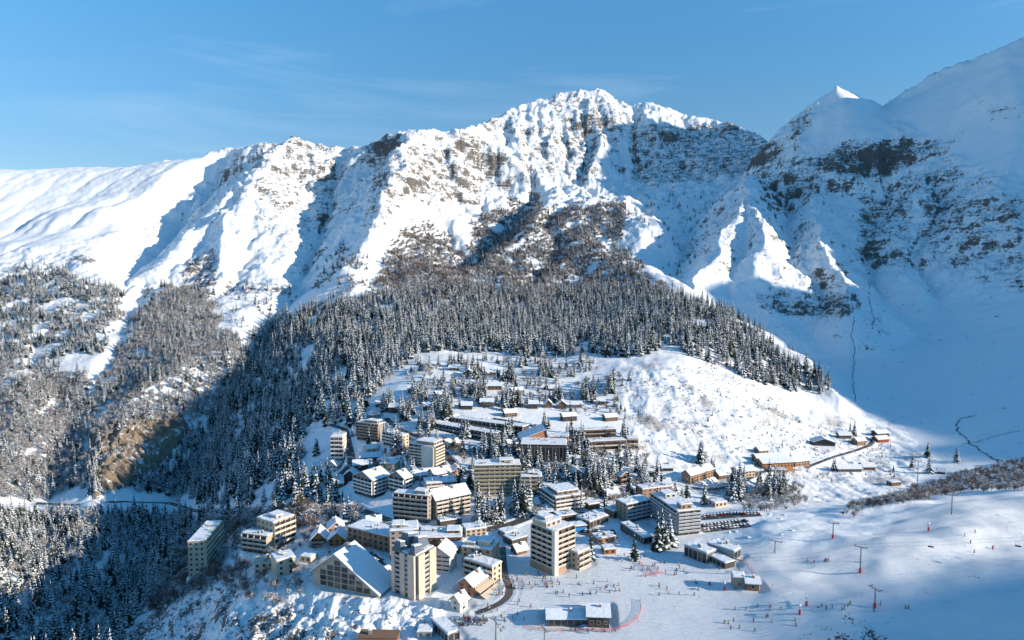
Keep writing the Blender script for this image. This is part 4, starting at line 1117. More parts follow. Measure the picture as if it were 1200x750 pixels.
B('house', 'house with broad snowy roof behind the stepped residence', 'house', (482,558), 564, R=(506,556), Lm=12, n=2, wall='beige', ls='windows', rs='windows', roof='gable', rise=3, axis='x')
B('chalet', 'bright orange timber chalet left of the wide olive slab', 'chalet', (530,553), 560, R=(543,552), Lm=9, n=2, wall='wood', ls='windows', rs='balconies', roof='gable', rise=3.2, fr='frame_brown')
B('terraced_building', 'front curved terrace row with snowy roof among conifers above the centre', 'terrace', (579,509), 519, L=(511,497), Wm=11, n=2, wall='dark', bwall='grey', ls='balconies', rs='blank')
B('terraced_building', 'rear curved terrace row with snowy roof below the parked cars', 'terrace', (613,501), 512, L=(530,490), Wm=11, n=2, wall='dark', bwall='tan', ls='balconies', rs='blank')
B('pavilion', 'long colonnaded base of the orange sports pavilion', 'pavilion', (610,521), 541, R=(664,522), Lm=20, n=2, wall='dark', ls='blank', rs='glass', bwall='white')
B('pavilion', 'orange sports pavilion with big tilted snowy roof', 'pavilion', (611,515), 526, R=(642,514), Lm=20, n=2, wall='orange', ls='blank', rs='windows', roof='gable', rise=7.5, split=.93, fr='frame_brown')
B('building', 'flat snow-roofed wing right of the tilted orange roof', 'building', (644,512), 522, R=(665,513), Lm=15, n=2, wall='orange', ls='blank', rs='bands', bwall='brown')
B('building', 'low brown arcade wing between conifers east of the orange pavilion', 'building', (691,518), 529, R=(734,516), Lm=9, n=2, wall='brown', bwall='cream', ls='blank', rs='bands', fr='frame_brown')
B('building', 'small square pavilion ending the brown arcade wing', 'building', (735,514), 527, R=(748,514), Lm=8, n=2, wall='cream', ls='windows', rs='bands', fr='frame_brown')
B('building', 'upper brown wing with snowy roof above the arcade wing', 'building', (674,505), 515, R=(722,503), Lm=9, n=2, wall='brown', ls='blank', rs='bands', fr='frame_brown')
B('chalet', 'chalet with wide drooping snowy roof left of the dense conifer clump', 'chalet', (668,557), 563, R=(685,556), Lm=13, n=1, wall='tan', ls='windows', rs='windows', roof='gable', rise=3.5)
B('chalet', 'isolated timber chalet on the bright slope right of the dense conifer clump', 'chalet', (727,558), 568, L=(723,555), R=(738,556), n=2, wall='brown', ls='windows', rs='balconies', roof='gable', rise=2.5, fr='frame_brown')
# east of the centre
B('apartment_block', 'long greenish block with dark glazed balconies and bright end wall above the plaza', AB, (794,600), 628, L=(764,579), R=(820,596), n=7, wall='beige', bwall='steel', ls='balconies', rs='balconies', tops=((.2,.7,.05,.2,3.6,'tan'),(.3,.8,.7,.95,2.5,'cream')))
B('apartment_block', 'shaded wing joining the long greenish block to the shops', AB, (734,592), 613, R=(763,586), Lm=11, n=5, wall='olive', ls='windows', rs='balconies', bwall='steel')
B('apartment_block', 'pale upper block peeping over the shaded wing above the plaza', AB, (753,574), 586, R=(788,570), Lm=10, n=3, wall='tan', ls='windows', rs='windows')
B('building', 'single-storey hall with wide clean snowy roof on the plaza', 'hall', (754,631), 638, L=(727,613), R=(765,626), n=1, wall='dark', ls='glass', rs='glass')
SH = 'flat-roofed shops stepping up to the plaza'
B('shop', 'lowest flat-roofed shop above the blue sign', 'shop', (691,612), 620, L=(675,604), R=(707,606), n=2, wall='tan', ls='windows', rs='glass', group=SH)
B('shop', 'second flat-roofed shop up the step from the blue sign', 'shop', (704,606), 613, L=(693,599), R=(713,602), n=2, wall='tan', ls='windows', rs='glass', group=SH)
B('shop', 'third and widest flat-roofed shop, touching the shaded wing', 'shop', (719,600), 608, L=(708,594), R=(734,596), n=2, wall='tan', ls='windows', rs='glass', group=SH)
B('shop', 'small shop with a bright blue panel on its front', 'shop', (671,618), 624, R=(688,616), Lm=7, n=1, wall='dark', ls='blank', rs='blank', extra=blue_sign)
B('gondola_station', 'left hall of the gondola station with broad white roof', 'lift station', (828,649), 662, L=(802,639), R=(839,644), n=1, wall='steel', ls='glass', rs='glass')
B('gondola_station', 'right glazed box of the gondola station', 'lift station', (860,647), 657, L=(829,637), R=(868,644), n=1, wall='steel', ls='blank', rs='glass')
B('boarding_platform', 'dark boarding platform in front of the gondola station', 'platform', (850,661), 667, L=(830,651), R=(861,656), n=1, wall='dark', ls='glass', rs='blank')
B('hut', 'grey boxy hut on the piste, left half', 'hut', (859,677), 690, R=(874,678), Lm=6, n=1, wall='grey', ls='blank', rs='windows')
B('hut', 'brown hut with snowy sloped roof on the piste, right half', 'hut', (875,683), 692, R=(890,684), Lm=7, n=1, wall='brown', ls='blank', rs='windows', roof='gable', rise=1.5, axis='x')
B('mountain_restaurant', 'dark low snow-roofed restaurant on the piste, left wing', 'restaurant', (642,725), 734, R=(688,725), Lm=10, n=1, wall='dark', ls='blank', rs='glass', roof='gable', rise=1.6, axis='x')
B('mountain_restaurant', 'right wing of the piste restaurant with broader roof', 'restaurant', (689,722), 735, R=(714,723), Lm=14, n=1, wall='dark', ls='blank', rs='windows', roof='gable', rise=2, axis='x')
B('chalet', 'brick-ended chalet with snowy dormers east of the long greenish block', 'chalet', (809,557), 567, L=(799,547), R=(836,549), n=3, wall='tan', ls='blank', rs='windows', roof='gable', rise=3, axis='x', fr='frame_brown')
CH = 'holiday chalets scattered on the hillside'
for T, base, Rr, Lm, wall, ax, lab in [
 ((887,537),542,(921,535),9,'wood','x','long brown chalet with snowy roof, rear one of the eastern pair'),
 ((894,543),549,(930,541),12,'wood','x','long brown chalet with snowy roof, front one of the eastern pair'),
 ((932,541),547,(949,539),10,'tan','x','stone chalet at the start of the climbing road'),
 ((890,528),532,(901,527),8,'tan','x','small hut above the long brown chalets'),
 ((866,553),560,(885,551),11,'cream','x','ochre-walled chalet beneath conifers west of the long brown chalets'),
 ((953,518),522,(979,519),12,'dark','y','broad dark-roofed barn on the eastern slope'),
 ((984,510),514,(998,510),8,'brown','x','brown cabin beside three conifers on the eastern slope'),
 ((1005,517),522,(1015,516),8,'tan','x','stone cabin at the top bend of the climbing road'),
 ((1028,508),512,(1042,507),9,'dark','x','dark cabin in the shade at the far east end'),
 ((1029,515),519,(1042,514),9,'red','x','red cabin at the far east end beyond the road bend'),
 ((982,549),553,(1010,549),7,'brown','x','low row of garages under snow below the climbing road'),
 ((1012,547),551,(1026,547),9,'brown','x','snow-buried cabin east of the garages'),
 ((1099,552),555,(1108,553),6,'dark','x','tiny dark cabin at the edge of the valley shadow'),
 ((542,437),442,(555,437),9,'brown','y','gabled chalet at the top of the village right under the forest'),
 ((574,436),440,(586,436),8,'wood','x','orange chalet with snowy roof right of the topmost gabled chalet'),
 ((526,431),434,(538,431),8,'brown','x','half-buried chalet left of the topmost gabled chalet'),
 ((478,456),461,(493,456),9,'brown','x','dark chalet alone on the upper left snowfield'),
 ((543,449),454,(558,449),9,'brown','x','chalet just below the topmost gabled chalet'),
 ((572,452),457,(588,452),9,'brown','x','chalet with broad roof below the orange topmost one'),
 ((456,477),484,(471,477),10,'dark','x','dark chalet at the west edge of the upper village'),
 ((440,473),477,(449,473),8,'brown','x','little chalet left of the dark west-edge chalet'),
 ((541,475),480,(553,475),9,'dark','x','dark chalet between tall conifers above the terrace rows'),
 ((563,471),477,(578,471),9,'brown','x','chalet with three conifers to its right above the terrace rows'),
 ((620,473),479,(630,473),8,'dark','x','lone white-roofed cabin left of two steep chalets'),
 ((638,473),478,(647,473),8,'brown','y','steep gabled chalet in the middle of the upper slope'),
 ((653,474),479,(664,474),8,'brown','y','second steep gabled chalet of the upper slope'),
 ((669,474),478,(682,474),9,'brown','x','chalet with wide roof at the east end of the upper slope'),
 ((700,470),474,(709,470),8,'brown','x','small cabin beside conifers on the upper right slope'),
 ((645,455),458,(655,455),8,'brown','x','tiny cabin high above the orange pavilion'),
 ((382,545),553,(394,546),11,'white','y','white house at the forest edge west of the slim stepped block'),
 ((414,545),553,(435,544),11,'dark','x','dark flat-fronted house beside the western road'),
 ((403,557),564,(417,557),10,'dark','y','small dark house with snowy roof left of the western cluster'),
 ((422,536),541,(447,535),10,'brown','x','low red-brown house with dormer above the western cluster'),
 ((366,546),551,(379,546),10,'white','x','low white-roofed house on the western snowfield'),
 ((760,553),557,(772,553),8,'brown','x','cabin under the bumpy slope west of the brick-ended chalet'),
 ((776,548),552,(789,548),8,'dark','x','dark cabin close to the brick-ended chalet'),
]:
    B('chalet', lab, 'chalet', T, base, R=Rr, Lm=Lm, n=2 if T[1] > 500 or wall == 'wood' else 1, wall=wall, ls='windows', rs='windows', roof='gable', rise=2.4 if ax == 'x' else 3.6, axis=ax, fr='frame_brown', group=CH)
# low structures that fill the gaps of the old core
for T, base, Rr, Lm, wall, rf_, nn, lab in [
 ((592,626),631,(607,622),8,'grey','flat',1,'small flat kiosk roof left of the shopping street tunnel'),
 ((600,634),641,(618,629),9,'dark','flat',1,'low snow-covered service building between the alley and the stepped residence'),
 ((630,602),608,(650,600),8,'tan','flat',2,'low flat building in front of the olive wing'),
 ((655,606),612,(676,603),9,'brown','flat',1,'brown flat canopy behind the stepped residence'),
 ((546,622),630,(570,619),10,'beige','flat',2,'beige flat building behind the stacked roof boxes'),
 ((430,612),617,(446,611),8,'dark','gable',1,'dark snow-capped hut beside the curving western road'),
 ((516,612),618,(541,608),7,'dark','flat',1,'dark retaining garage under the sunlit residence wing'),
 ((348,612),618,(360,611),9,'white','flat',1,'white-roofed shed at the forest edge behind the two-step block'),
 ((274,668),673,(284,667),6,'tan','flat',1,'low tan annex right of the narrow cream block'),
 ((442,629),636,(456,631),9,'cream','flat',2,'cream flat-roofed house at the east end of the long grey-beige block'),
 ((330,622),628,(343,620),8,'brown','gable',2,'brown cottage in the bare trees right of the two-step block'),
 ((352,652),658,(364,654),7,'cream','flat',1,'small cream garage left of the glass gabled hall'),
 ((526,640),648,(540,641),9,'tan','flat',2,'tan flat-roofed house behind the white house with window grid'),
 ((606,646),651,(618,643),7,'brown','gable',1,'brown snow-capped kiosk left of the stepped residence'),
 ((640,596),601,(650,594),6,'tan','flat',1,'tan garage left below the white-banded block'),
 ((566,594),600,(580,593),8,'grey','flat',1,'low grey garage under the wide olive slab'),
 ((618,592),598,(632,590),8,'grey','gable',1,'low snow-covered shed between the lower olive wing and the white-banded block'),
 ((690,592),598,(703,590),8,'brown','flat',2,'brown flat building behind the lowest shop'),
 ((712,580),586,(726,578),8,'tan','gable',2,'tan chalet between the dense conifer clump and the shaded wing'),
 ((838,590),595,(852,588),7,'cream','flat',1,'cream hut just above the eastern car park'),
 ((486,534),540,(497,533),8,'brown','gable',2,'brown chalet right behind the grey tower with blank panel'),
 ((430,526),531,(441,525),8,'cream','gable',2,'cream cottage below the top left block'),
 ((524,520),526,(538,518),8,'tan','gable',2,'tan chalet below the front terrace row'),
 ((596,520),526,(606,519),7,'brown','gable',2,'brown chalet squeezed between the terrace rows and the colonnade'),
 ((560,552),560,(553.5,552),9,'cream','flat',2,'x'),
 ((700,632),638,(722,629),8,'tan','flat',1,'long low roof on the south edge of the plaza'),
 ((708,645),650,(722,644),6,'wood','flat',1,'small wooden stall on the plaza'),
 ((772,566),571,(786,566),8,'brown','gable',1,'snowed-under cottage behind the pale upper block'),
 ((843,557),562,(858,555),8,'brown','gable',2,'chalet between the brick-ended chalet and the ochre chalet'),
 ((905,551),555,(922,551),6,'tan','flat',1,'low stone storehouse below the long brown chalets'),
 ((505,524),529,(520,523),8,'brown','gable',1,'x'),
 ((560,528),533,(573,526),8,'brown','gable',2,'brown chalet among conifers under the front terrace row'),
 ((497,476),481,(510,475),8,'brown','gable',2,'chalet among the trees above the winding upper road'),
 ((512,462),467,(524,461),8,'dark','gable',1,'dark cabin in the upper wood left of the topmost chalets'),
 ((601,458),463,(614,457),8,'brown','gable',2,'chalet right of the broad-roofed upper chalet'),
 ((592,484),489,(606,483),8,'brown','gable',2,'chalet just above the line of parked cars'),
 ((660,488),494,(676,487),8,'dark','gable',2,'dark chalet behind the tilted orange roof'),
 ((710,489),494,(724,488),8,'brown','gable',2,'chalet above the upper brown wing'),
 ((432,487),492,(446,486),8,'grey','flat',2,'small flat house at the forest edge behind the top left block'),
 ((466,546),551,(478,545),8,'white','gable',2,'x'),
 ((390,567),573,(402,566),9,'brown','gable',1,'low cabin at the bottom of the western snowfield'),
 ((1045,566),570,(1056,565),6,'brown','flat',1,'half-buried hut at the foot of the eastern slope'),
]:
    if lab == 'x': continue
    B('house', lab, 'house', T, base, R=Rr, Lm=Lm, n=nn, wall=wall, ls='windows', rs='windows', roof=rf_, rise=2.4, axis='x', fr='frame_brown')
for s in BSPEC: settle(s)

# the glazed gabled hall
HA = locate(367, 688); HB = locate(443, 697)
hd = Vector((HB.x - HA.x, HB.y - HA.y, 0)); hW = hd.length; hyaw = math.atan2(hd.y, hd.x)
hallz = (HA.z + HB.z) / 2
PADS.append((Vector((HA.x, HA.y, hallz)), hyaw, hW, 17, hallz))

# level ground under every building
def level(C, yaw, W, L, z, m0=1.0, m1=5.0):
    c, s_ = math.cos(yaw), math.sin(yaw)
    rad = W + L + 12
    u, v = grid_uv(np.array([C.x]), np.array([C.y]))
    sel = (np.abs(TX - C.x) < rad) & (np.abs(TY - C.y) < rad)
    x = TX[sel] - C.x; y = TY[sel] - C.y
    lx = x * c + y * s_; ly = -x * s_ + y * c
    d = np.hypot(np.maximum(np.maximum(-lx, lx - W), 0), np.maximum(np.maximum(-ly, ly - L), 0))
    w = 1 - sstep(m0, m1, d)
    TZ[sel] = TZ[sel] * (1 - w) + (z - .05) * w
for C, yaw, W, L, z in PADS: level(C, yaw, W, L, z)
for C, yaw, W, L, z in PADS:
    r_ = Vector((math.cos(yaw), math.sin(yaw), 0)); l_ = Vector((-r_.y, r_.x, 0))
    st = min(W, L) / 2 + 1
    for i in range(int(W / st) + 1):
        for j in range(int(L / st) + 1):
            p = C + r_ * min(W, st * (i + .5)) + l_ * min(L, st * (j + .5)); KEEP.append((p.x, p.y, st * .8))
for i_, s in enumerate(BSPEC): raise_building(s, i_)
# glazed gabled hall
t = thing('gabled_hall', 'hall with a huge asymmetric snowy gable and gridded dark glass front beside the tower', 'hall', Vector((HA.x, HA.y, hallz)), hyaw)
def hall_h(px, py, u):
    """height of a facade point"""
    p = Vector((HA.x, HA.y, 0)) + hd.normalized() * u
    a, tt_ = azt(px, py); return CZ + float(tt_) * math.hypot(p.x, p.y) - hallz
def fx(px): return solve_len(Vector((HA.x, HA.y, hallz + 5)), hd.normalized(), px)
ua = fx(393.5); e0 = hall_h(367, 668, 0); ha = hall_h(393.5, 650, ua); e1 = 1.6
mb = MB(); Ld = 16.0
out = [(0, -3), (hW, -3), (hW, e1), (ua, ha), (0, e0)]
mb.add([(x, 0, z) for x, z in out] + [(x, Ld, z) for x, z in out], [(0, 1, 2, 3, 4), (9, 8, 7, 6, 5)] + [(i, (i + 1) % 5 + 5 * 0, (i + 1) % 5 + 5, i + 5)[::-1] for i in range(5)], 0)
mb.build('wall', W_['beige'], t)
def hall_top(u): return e0 + (ha - e0) * u / ua if u < ua else ha + (e1 - ha) * (u - ua) / (hW - ua)
ncol = 9; nrow = 5; cw = hW / ncol; ch = ha / 6.2
for j in range(ncol):
    for i in range(nrow + 1):
        u = cw * (j + .5); zb = .9 + i * ch
        if zb + ch * .9 < min(hall_top(u - cw * .42), hall_top(u + cw * .42)) - .5 and 0 < j: link('window', window_mesh(cw * .86, ch * .84, 'frame'), t, (u, 0, zb))
mb = MB(); sn = MB(); ov = 1.3
for M_, lo, hi in ((mb, .02, .4), (sn, .41, 1.0)):
    zs = [(-ov, e0 - ov * (ha - e0) / ua), (ua, ha), (hW + ov, e1 - ov * (ha - e1) / (hW - ua))]
    v = []
    for y in (-1.2, Ld + 1): v += [(x, y, z + lo) for x, z in zs] + [(x, y, z + hi) for x, z in zs]
    M_.add(v, [(0,1,7,6),(1,2,8,7),(3,9,10,4),(4,10,11,5),(0,6,9,3),(2,5,11,8),(0,3,4,1),(1,4,5,2),(6,7,10,9),(7,8,11,10)], 0)
rf = mb.build('roof', W_['grey'], t); sn.build('snow', M['snow'], rf)
c = MB(); c.box(ua - .6, ua + 1.6, Ld * .55, Ld * .7, ha - 1, ha + 2.4); c.build('chimney', W_['grey'], rf)
# ------------------------------------------------------------------ roads, streams
def road_mat(name, c0, c1, snow=.5, sc=.25):
    m, nt, b = new_mat(name, .75)
    geo = nt.nodes.new('ShaderNodeNewGeometry')
    a = noise(nt, geo.outputs['Position'], sc, 5); a2 = noise(nt, geo.outputs['Position'], 1.1, 3)
    c = mix(nt, a2, c0, c1)
    c = mix(nt, mrange(nt, a, snow, snow + .12), c, (.55, .6, .64))
    nt.links.new(c, b.inputs['Base Color']); return m
M['asphalt'] = road_mat('salted_asphalt', (.045, .047, .05), (.085, .085, .085), .56)
M['path'] = road_mat('trodden_path', (.07, .065, .06), (.13, .12, .11), .6)
M['stream'] = road_mat('dark_stream', (.03, .045, .055), (.12, .13, .13), .50, .12)
def resample(pts, st):
    P = [locate(*p[:2]) for p in pts]; out = []
    for a, b in zip(P[:-1], P[1:]):
        k = max(1, int((b - a).length / st))
        for i in range(k): out.append(a.lerp(b, i / k))
    out.append(P[-1])
    for _ in range(4):
        out = [out[0]] + [(out[i - 1] + out[i] * 2 + out[i + 1]) / 4 for i in range(1, len(out) - 1)] + [out[-1]]
    return out
STRIPS = []
def strip(name, pts, hw, mat, bank=.9, lift=.14, wig=0, grade=True):
    P = resample(pts, 4.0)
    if wig:
        for i, p in enumerate(P):
            p.x += float(perlin(p.x / 12, p.y / 12, 3)) * wig; p.y += float(perlin(p.x / 12 + 50, p.y / 12, 4)) * wig
    A = np.array([(p.x, p.y, p.z) for p in P])
    if grade:
        sel = (TX > A[:, 0].min() - hw - 8) & (TX < A[:, 0].max() + hw + 8) & (TY > A[:, 1].min() - hw - 8) & (TY < A[:, 1].max() + hw + 8)
        x, y = TX[sel], TY[sel]; bd = np.full(x.shape, 1e9); bz = np.zeros(x.shape)
        for i in range(len(A) - 1):
            d_ = A[i + 1, :2] - A[i, :2]; L2 = max((d_ ** 2).sum(), 1e-6)
            t_ = np.clip(((x - A[i, 0]) * d_[0] + (y - A[i, 1]) * d_[1]) / L2, 0, 1)
            dd_ = np.hypot(x - A[i, 0] - t_ * d_[0], y - A[i, 1] - t_ * d_[1]); zz = A[i, 2] + (A[i + 1, 2] - A[i, 2]) * t_
            m_ = dd_ < bd; bd[m_] = dd_[m_]; bz[m_] = zz[m_]
        w = 1 - sstep(hw + .8, hw + 5, bd)
        hump = bank * np.exp(-((bd - hw - 1.6) / 1.0) ** 2)
        TZ[sel] = TZ[sel] * (1 - w) + bz * w + hump
        for p in P: KEEP.append((p.x, p.y, hw + .5))
    STRIPS.append((name, A, hw, mat, lift, grade))
def lay_strips():
    for name, A, hw, mat, lift, grade in STRIPS:
        mb = MB(); vs = []; nseg = len(A); cross = [-1, -.5, 0, .5, 1]
        for i in range(nseg):
            t_ = A[min(i + 1, nseg - 1), :2] - A[max(i - 1, 0), :2]; t_ = t_ / (np.hypot(*t_) + 1e-9); nrm = np.array([-t_[1], t_[0]])
            w_ = hw if grade else hw * (0.7 + .5 * abs(float(perlin(i * .37, 2.2, 5)) * 2))
            for c in cross:
                x, y = A[i, :2] + nrm * c * w_
                z = A[i, 2] if grade else float(ground(x, y))
                vs.append((x, y, max(z, float(ground(x, y))) + lift))
        fs = []
        for i in range(nseg - 1):
            for j in range(4): fs.append((i * 5 + j, i * 5 + j + 5, i * 5 + j + 6, i * 5 + j + 1)[::-1])
        mb.add(vs, fs); o = mb.build(name, mat); o['kind'] = 'structure'
for pts, hw in [([(40,590),(90,592),(140,588),(200,590),(232,600),(280,598),(330,592)], 3.4), ([(413,592),(424,599),(440,604),(455,611),(472,617)], 4.0),
                ([(352,508),(385,497),(404,503),(408,520),(411,532),(413,545),(400,556)], 3.4), ([(452,490),(462,500),(476,507),(492,513)], 3.2), ([(520,530),(528,540),(537,549),(548,556)], 3.2),
                ([(944,548),(975,536),(1003,528),(1019,522),(1022,517),(1014,512)], 2.0), ([(812,572),(835,575),(860,570),(890,553),(935,551)], 2.6),
                ([(455,622),(490,620),(520,622),(550,625),(600,615),(618,606),(634,603)], 3.2), ([(432,648),(448,664),(458,678)], 2.6),
                ([(578,491),(602,494),(626,500)], 4.2)]:
    strip('road', pts, hw, M['asphalt'])
for pts, hw in [([(822,607),(856,604),(890,602)], 4.6), ([(822,620),(850,617),(876,613)], 6.0), ([(262,649),(274,640),(286,631)], 6.0), ([(417,650),(430,654),(443,660)], 5.0), ([(683,622),(700,627),(722,626)], 6.5)]:
    strip('parking_area', pts, hw, M['asphalt'], bank=.5)
strip('path', [(589,640),(590,660),(592,678),(598,690),(604,697),(586,709),(558,719)], 1.7, M['path'], bank=.3)
strip('path', [(1190,604),(1120,612),(1060,622)], .2, M['snow'], bank=.0, lift=.02) if False else None
for pts, hw in [([(1146,487),(1124,491),(1120,500),(1124,508),(1134,516),(1150,528),(1163,538),(1175,541)], 1.0), ([(1020,330),(1018,345),(1020,360),(1024,372),(1022,385)], .8), ([(1001,372),(998,392),(1002,415),(999,440),(1003,470)], .6), ([(1130,521),(1165,512),(1195,505)], .5)]:
    strip('stream', pts, hw, M['stream'], wig=3.0, grade=False, lift=.3)
lay_strips()
# ------------------------------------------------------------------ cars
def paint(name, c, rough=.35, met=.0):
    m, nt, b = new_mat(name, rough); b.inputs['Base Color'].default_value = (*c, 1); b.inputs['Metallic'].default_value = met; return m
CARC = [('black', (.02, .02, .025)), ('white', (.7, .7, .7)), ('silver', (.4, .41, .43)), ('grey', (.14, .15, .16)), ('red', (.35, .03, .03)), ('blue', (.04, .08, .25))]
tyre_m = paint('tyre', (.02, .02, .02), .9); rim_m = paint('rim', (.4, .4, .42), .4, .8)
def car_proto(cn, c):
    root = thing('parked_car', 'x', 'car'); pm = paint(cn + '_car_paint', c)
    prof = [(-2.1, .35), (2.1, .35), (2.15, .75), (1.95, .92), (1.0, .98), (-1.95, 1.0), (-2.15, .7)]
    mb = MB(); n = len(prof)
    mb.add([(x, -.86, z) for x, z in prof] + [(x, .86, z) for x, z in prof], [tuple(range(n)), tuple(reversed(range(n, 2 * n)))] + [(i, i + n, (i + 1) % n + n, (i + 1) % n) for i in range(n)], 0)
    mb.build('body', pm, root)
    mb = MB(); mb.add([(1.05,-.80,.97),(-1.85,-.80,.99),(-1.85,.80,.99),(1.05,.80,.97),(.35,-.64,1.42),(-1.45,-.64,1.44),(-1.45,.64,1.44),(.35,.64,1.42)], [(0,1,5,4),(2,3,7,6),(3,0,4,7),(1,2,6,5),(4,5,6,7)], 0)
    mb.build('glasshouse', M['glass'], root)
    mb = MB(); snow_cap(mb, -1.5, .4, -.66, .66, 1.43, .22); mb.build('snow', M['snow'], root)
    for x in (-1.35, 1.35):
        for y in (-.82, .82):
            w = MB(); w.tube((0, -.1, 0), (0, .1, 0), .33, n=10); wo = w.build('wheel', tyre_m, root, (x, y, .33))
            r_ = MB(); r_.tube((0, -.12, 0), (0, .12, 0), .18, n=8); r_.build('rim', rim_m, wo)
    return root
protos_car = {c[0]: car_proto(*c) for c in CARC}
used_car = set()
def place_car(cn, loc, rz, label, group):
    pr = protos_car[cn]
    if cn not in used_car: o = pr; used_car.add(cn)
    else: o = copy_tree(pr)
    o.location = loc; o.rotation_euler = (0, 0, rz); o['label'] = label; o['group'] = group
def car_row(p0, p1, n, where, off=0., skip=.1):
    A, Bp = locate(*p0), locate(*p1); d = (Bp - A); ang = math.atan2(d.y, d.x) + math.pi / 2
    nr = Vector((-d.y, d.x, 0)).normalized() * off
    for i in range(n):
        if rnd.random() < skip: continue
        cn = rnd.choice(CARC)[0]; p = A.lerp(Bp, (i + .5) / n) + nr
        z = float(ground(p.x, p.y)) + .16
        place_car(cn, (p.x, p.y, z), ang + rnd.uniform(-.08, .08), 'snowy %s car %s' % (cn, where), 'cars ' + where)
car_row((824,606), (890,602.5), 17, 'in the upper eastern car park row')
car_row((823,617), (876,611), 13, 'in the lower eastern car park, back row')
car_row((823,622), (874,616), 12, 'in the lower eastern car park, front row')
car_row((263,647), (283,632), 8, 'in the western car park beside the narrow cream block')
car_row((419,650), (441,659), 7, 'between the gabled hall and the slate-topped tower')
car_row((579,491), (626,500), 17, 'parked in line above the terrace rows')
car_row((878,550.5), (930,551), 9, 'in front of the long brown chalets')
car_row((684,623), (720,627), 7, 'on the plaza by the blue-panelled shop')
for cn in protos_car:
    if cn not in used_car: place_car(cn, locate(300 + 5 * len(used_car), 652), .5, cn + ' car beside the two-step beige block', 'cars by the two-step block')

# ------------------------------------------------------------------ skiers
def body_mesh(seed, lean, spread, arms):
    bm = bmesh.new(); me = bpy.data.meshes.new('skeleton')
    pts = {'pel': (0, 0, .92), 'che': (lean * .5, 0, 1.30), 'nek': (lean * .75, 0, 1.50), 'hed': (lean * .85, 0, 1.63), 'top': (lean * .85, 0, 1.74),
           'hl': (0, .11, .86), 'kl': (.10 + lean * .2, spread * .7, .50), 'al': (0, spread, .10), 'tl': (.17, spread, .05),
           'hr': (0, -.11, .86), 'kr': (.10 + lean * .2, -spread * .7, .50), 'ar': (0, -spread, .10), 'tr': (.17, -spread, .05),
           'sl': (lean * .62, .20, 1.42), 'el': (lean * .6 + arms * .05, .30, 1.15), 'wl': (lean * .6 + arms * .3, .32, 1.02), 'fl': (lean * .6 + arms * .38, .31, 1.0),
           'sr': (lean * .62, -.20, 1.42), 'er': (lean * .6 + arms * .05, -.30, 1.15), 'wr': (lean * .6 + arms * .3, -.32, 1.02), 'fr': (lean * .6 + arms * .38, -.31, 1.0)}
    rad = {'pel': .15, 'che': .17, 'nek': .07, 'hed': .115, 'top': .09, 'hl': .105, 'kl': .075, 'al': .07, 'tl': .06, 'hr': .105, 'kr': .075, 'ar': .07, 'tr': .06, 'sl': .08, 'el': .06, 'wl': .045, 'fl': .055, 'sr': .08, 'er': .06, 'wr': .045, 'fr': .055}
    ks = list(pts); vs = {k: bm.verts.new(pts[k]) for k in ks}
    for a, b in [('pel','che'),('che','nek'),('nek','hed'),('hed','top'),('pel','hl'),('hl','kl'),('kl','al'),('al','tl'),('pel','hr'),('hr','kr'),('kr','ar'),('ar','tr'),('che','sl'),('sl','el'),('el','wl'),('wl','fl'),('che','sr'),('sr','er'),('er','wr'),('wr','fr')]: bm.edges.new((vs[a], vs[b]))
    bm.to_mesh(me); bm.free()
    o = bpy.data.objects.new('skeleton', me); col.objects.link(o)
    o.modifiers.new('skin', 'SKIN')
    if not me.skin_vertices: 
        bpy.context.view_layer.objects.active = o; o.select_set(True)
    sv = me.skin_vertices[0].data if me.skin_vertices else None
    if sv is not None:
        for i, k in enumerate(ks): sv[i].radius = (rad[k], rad[k]); sv[i].use_root = (k == 'pel')
    dg = bpy.context.evaluated_depsgraph_get(); ev = o.evaluated_get(dg)
    out = bpy.data.meshes.new_from_object(ev)
    bpy.data.objects.remove(o); bpy.data.meshes.remove(me)
    out.polygons.foreach_set('use_smooth', [True] * len(out.polygons))
    out.name = 'body'
    return out
def suit_mat():
    m, nt, b = new_mat('ski_clothing', .7)
    tco = nt.nodes.new('ShaderNodeTexCoord'); sp = nd(nt, 'ShaderNodeSeparateXYZ'); nt.links.new(tco.outputs['Object'], sp.inputs[0])
    oi = nt.nodes.new('ShaderNodeObjectInfo')
    trous = mix(nt, oi.outputs['Random'], (.012, .012, .016), (.07, .07, .09))
    c = mix(nt, mth(nt, 'GREATER_THAN', sp.outputs['Z'], .88), trous, oi.outputs['Color'])
    c = mix(nt, mth(nt, 'GREATER_THAN', sp.outputs['Z'], 1.53), c, (.42, .25, .18))
    c = mix(nt, mth(nt, 'GREATER_THAN', sp.outputs['Z'], 1.64), c, (.05, .05, .06))
    nt.links.new(c, b.inputs['Base Color']); return m
sm_ = suit_mat(); ski_m = paint('ski_base', (.25, .05, .05), .4); pole_m = paint('ski_pole', (.25, .25, .27), .4)
poses = []
for sd_, (ln, spd, ar) in enumerate([(.12, .12, .8), (.38, .17, 1.2), (.02, .10, .3), (.25, .20, 1.0)]):
    me_ = body_mesh(sd_, ln, spd, ar)
    me_.materials.clear(); me_.materials.append(sm_); poses.append((me_, ln, spd, ar))
skm = MB(); skm.box(-.75, .85, -.045, .045, .0, .025); skm.add([(.85,-.045,0),(.85,.045,0),(1.0,0,.12)], [(0,1,2)]); ski_mesh = skm.mesh('ski', [ski_m])
plm = MB(); plm.tube((0, 0, 0), (.25, 0, -1.0), .012, n=4); pole_mesh = plm.mesh('pole', [pole_m])
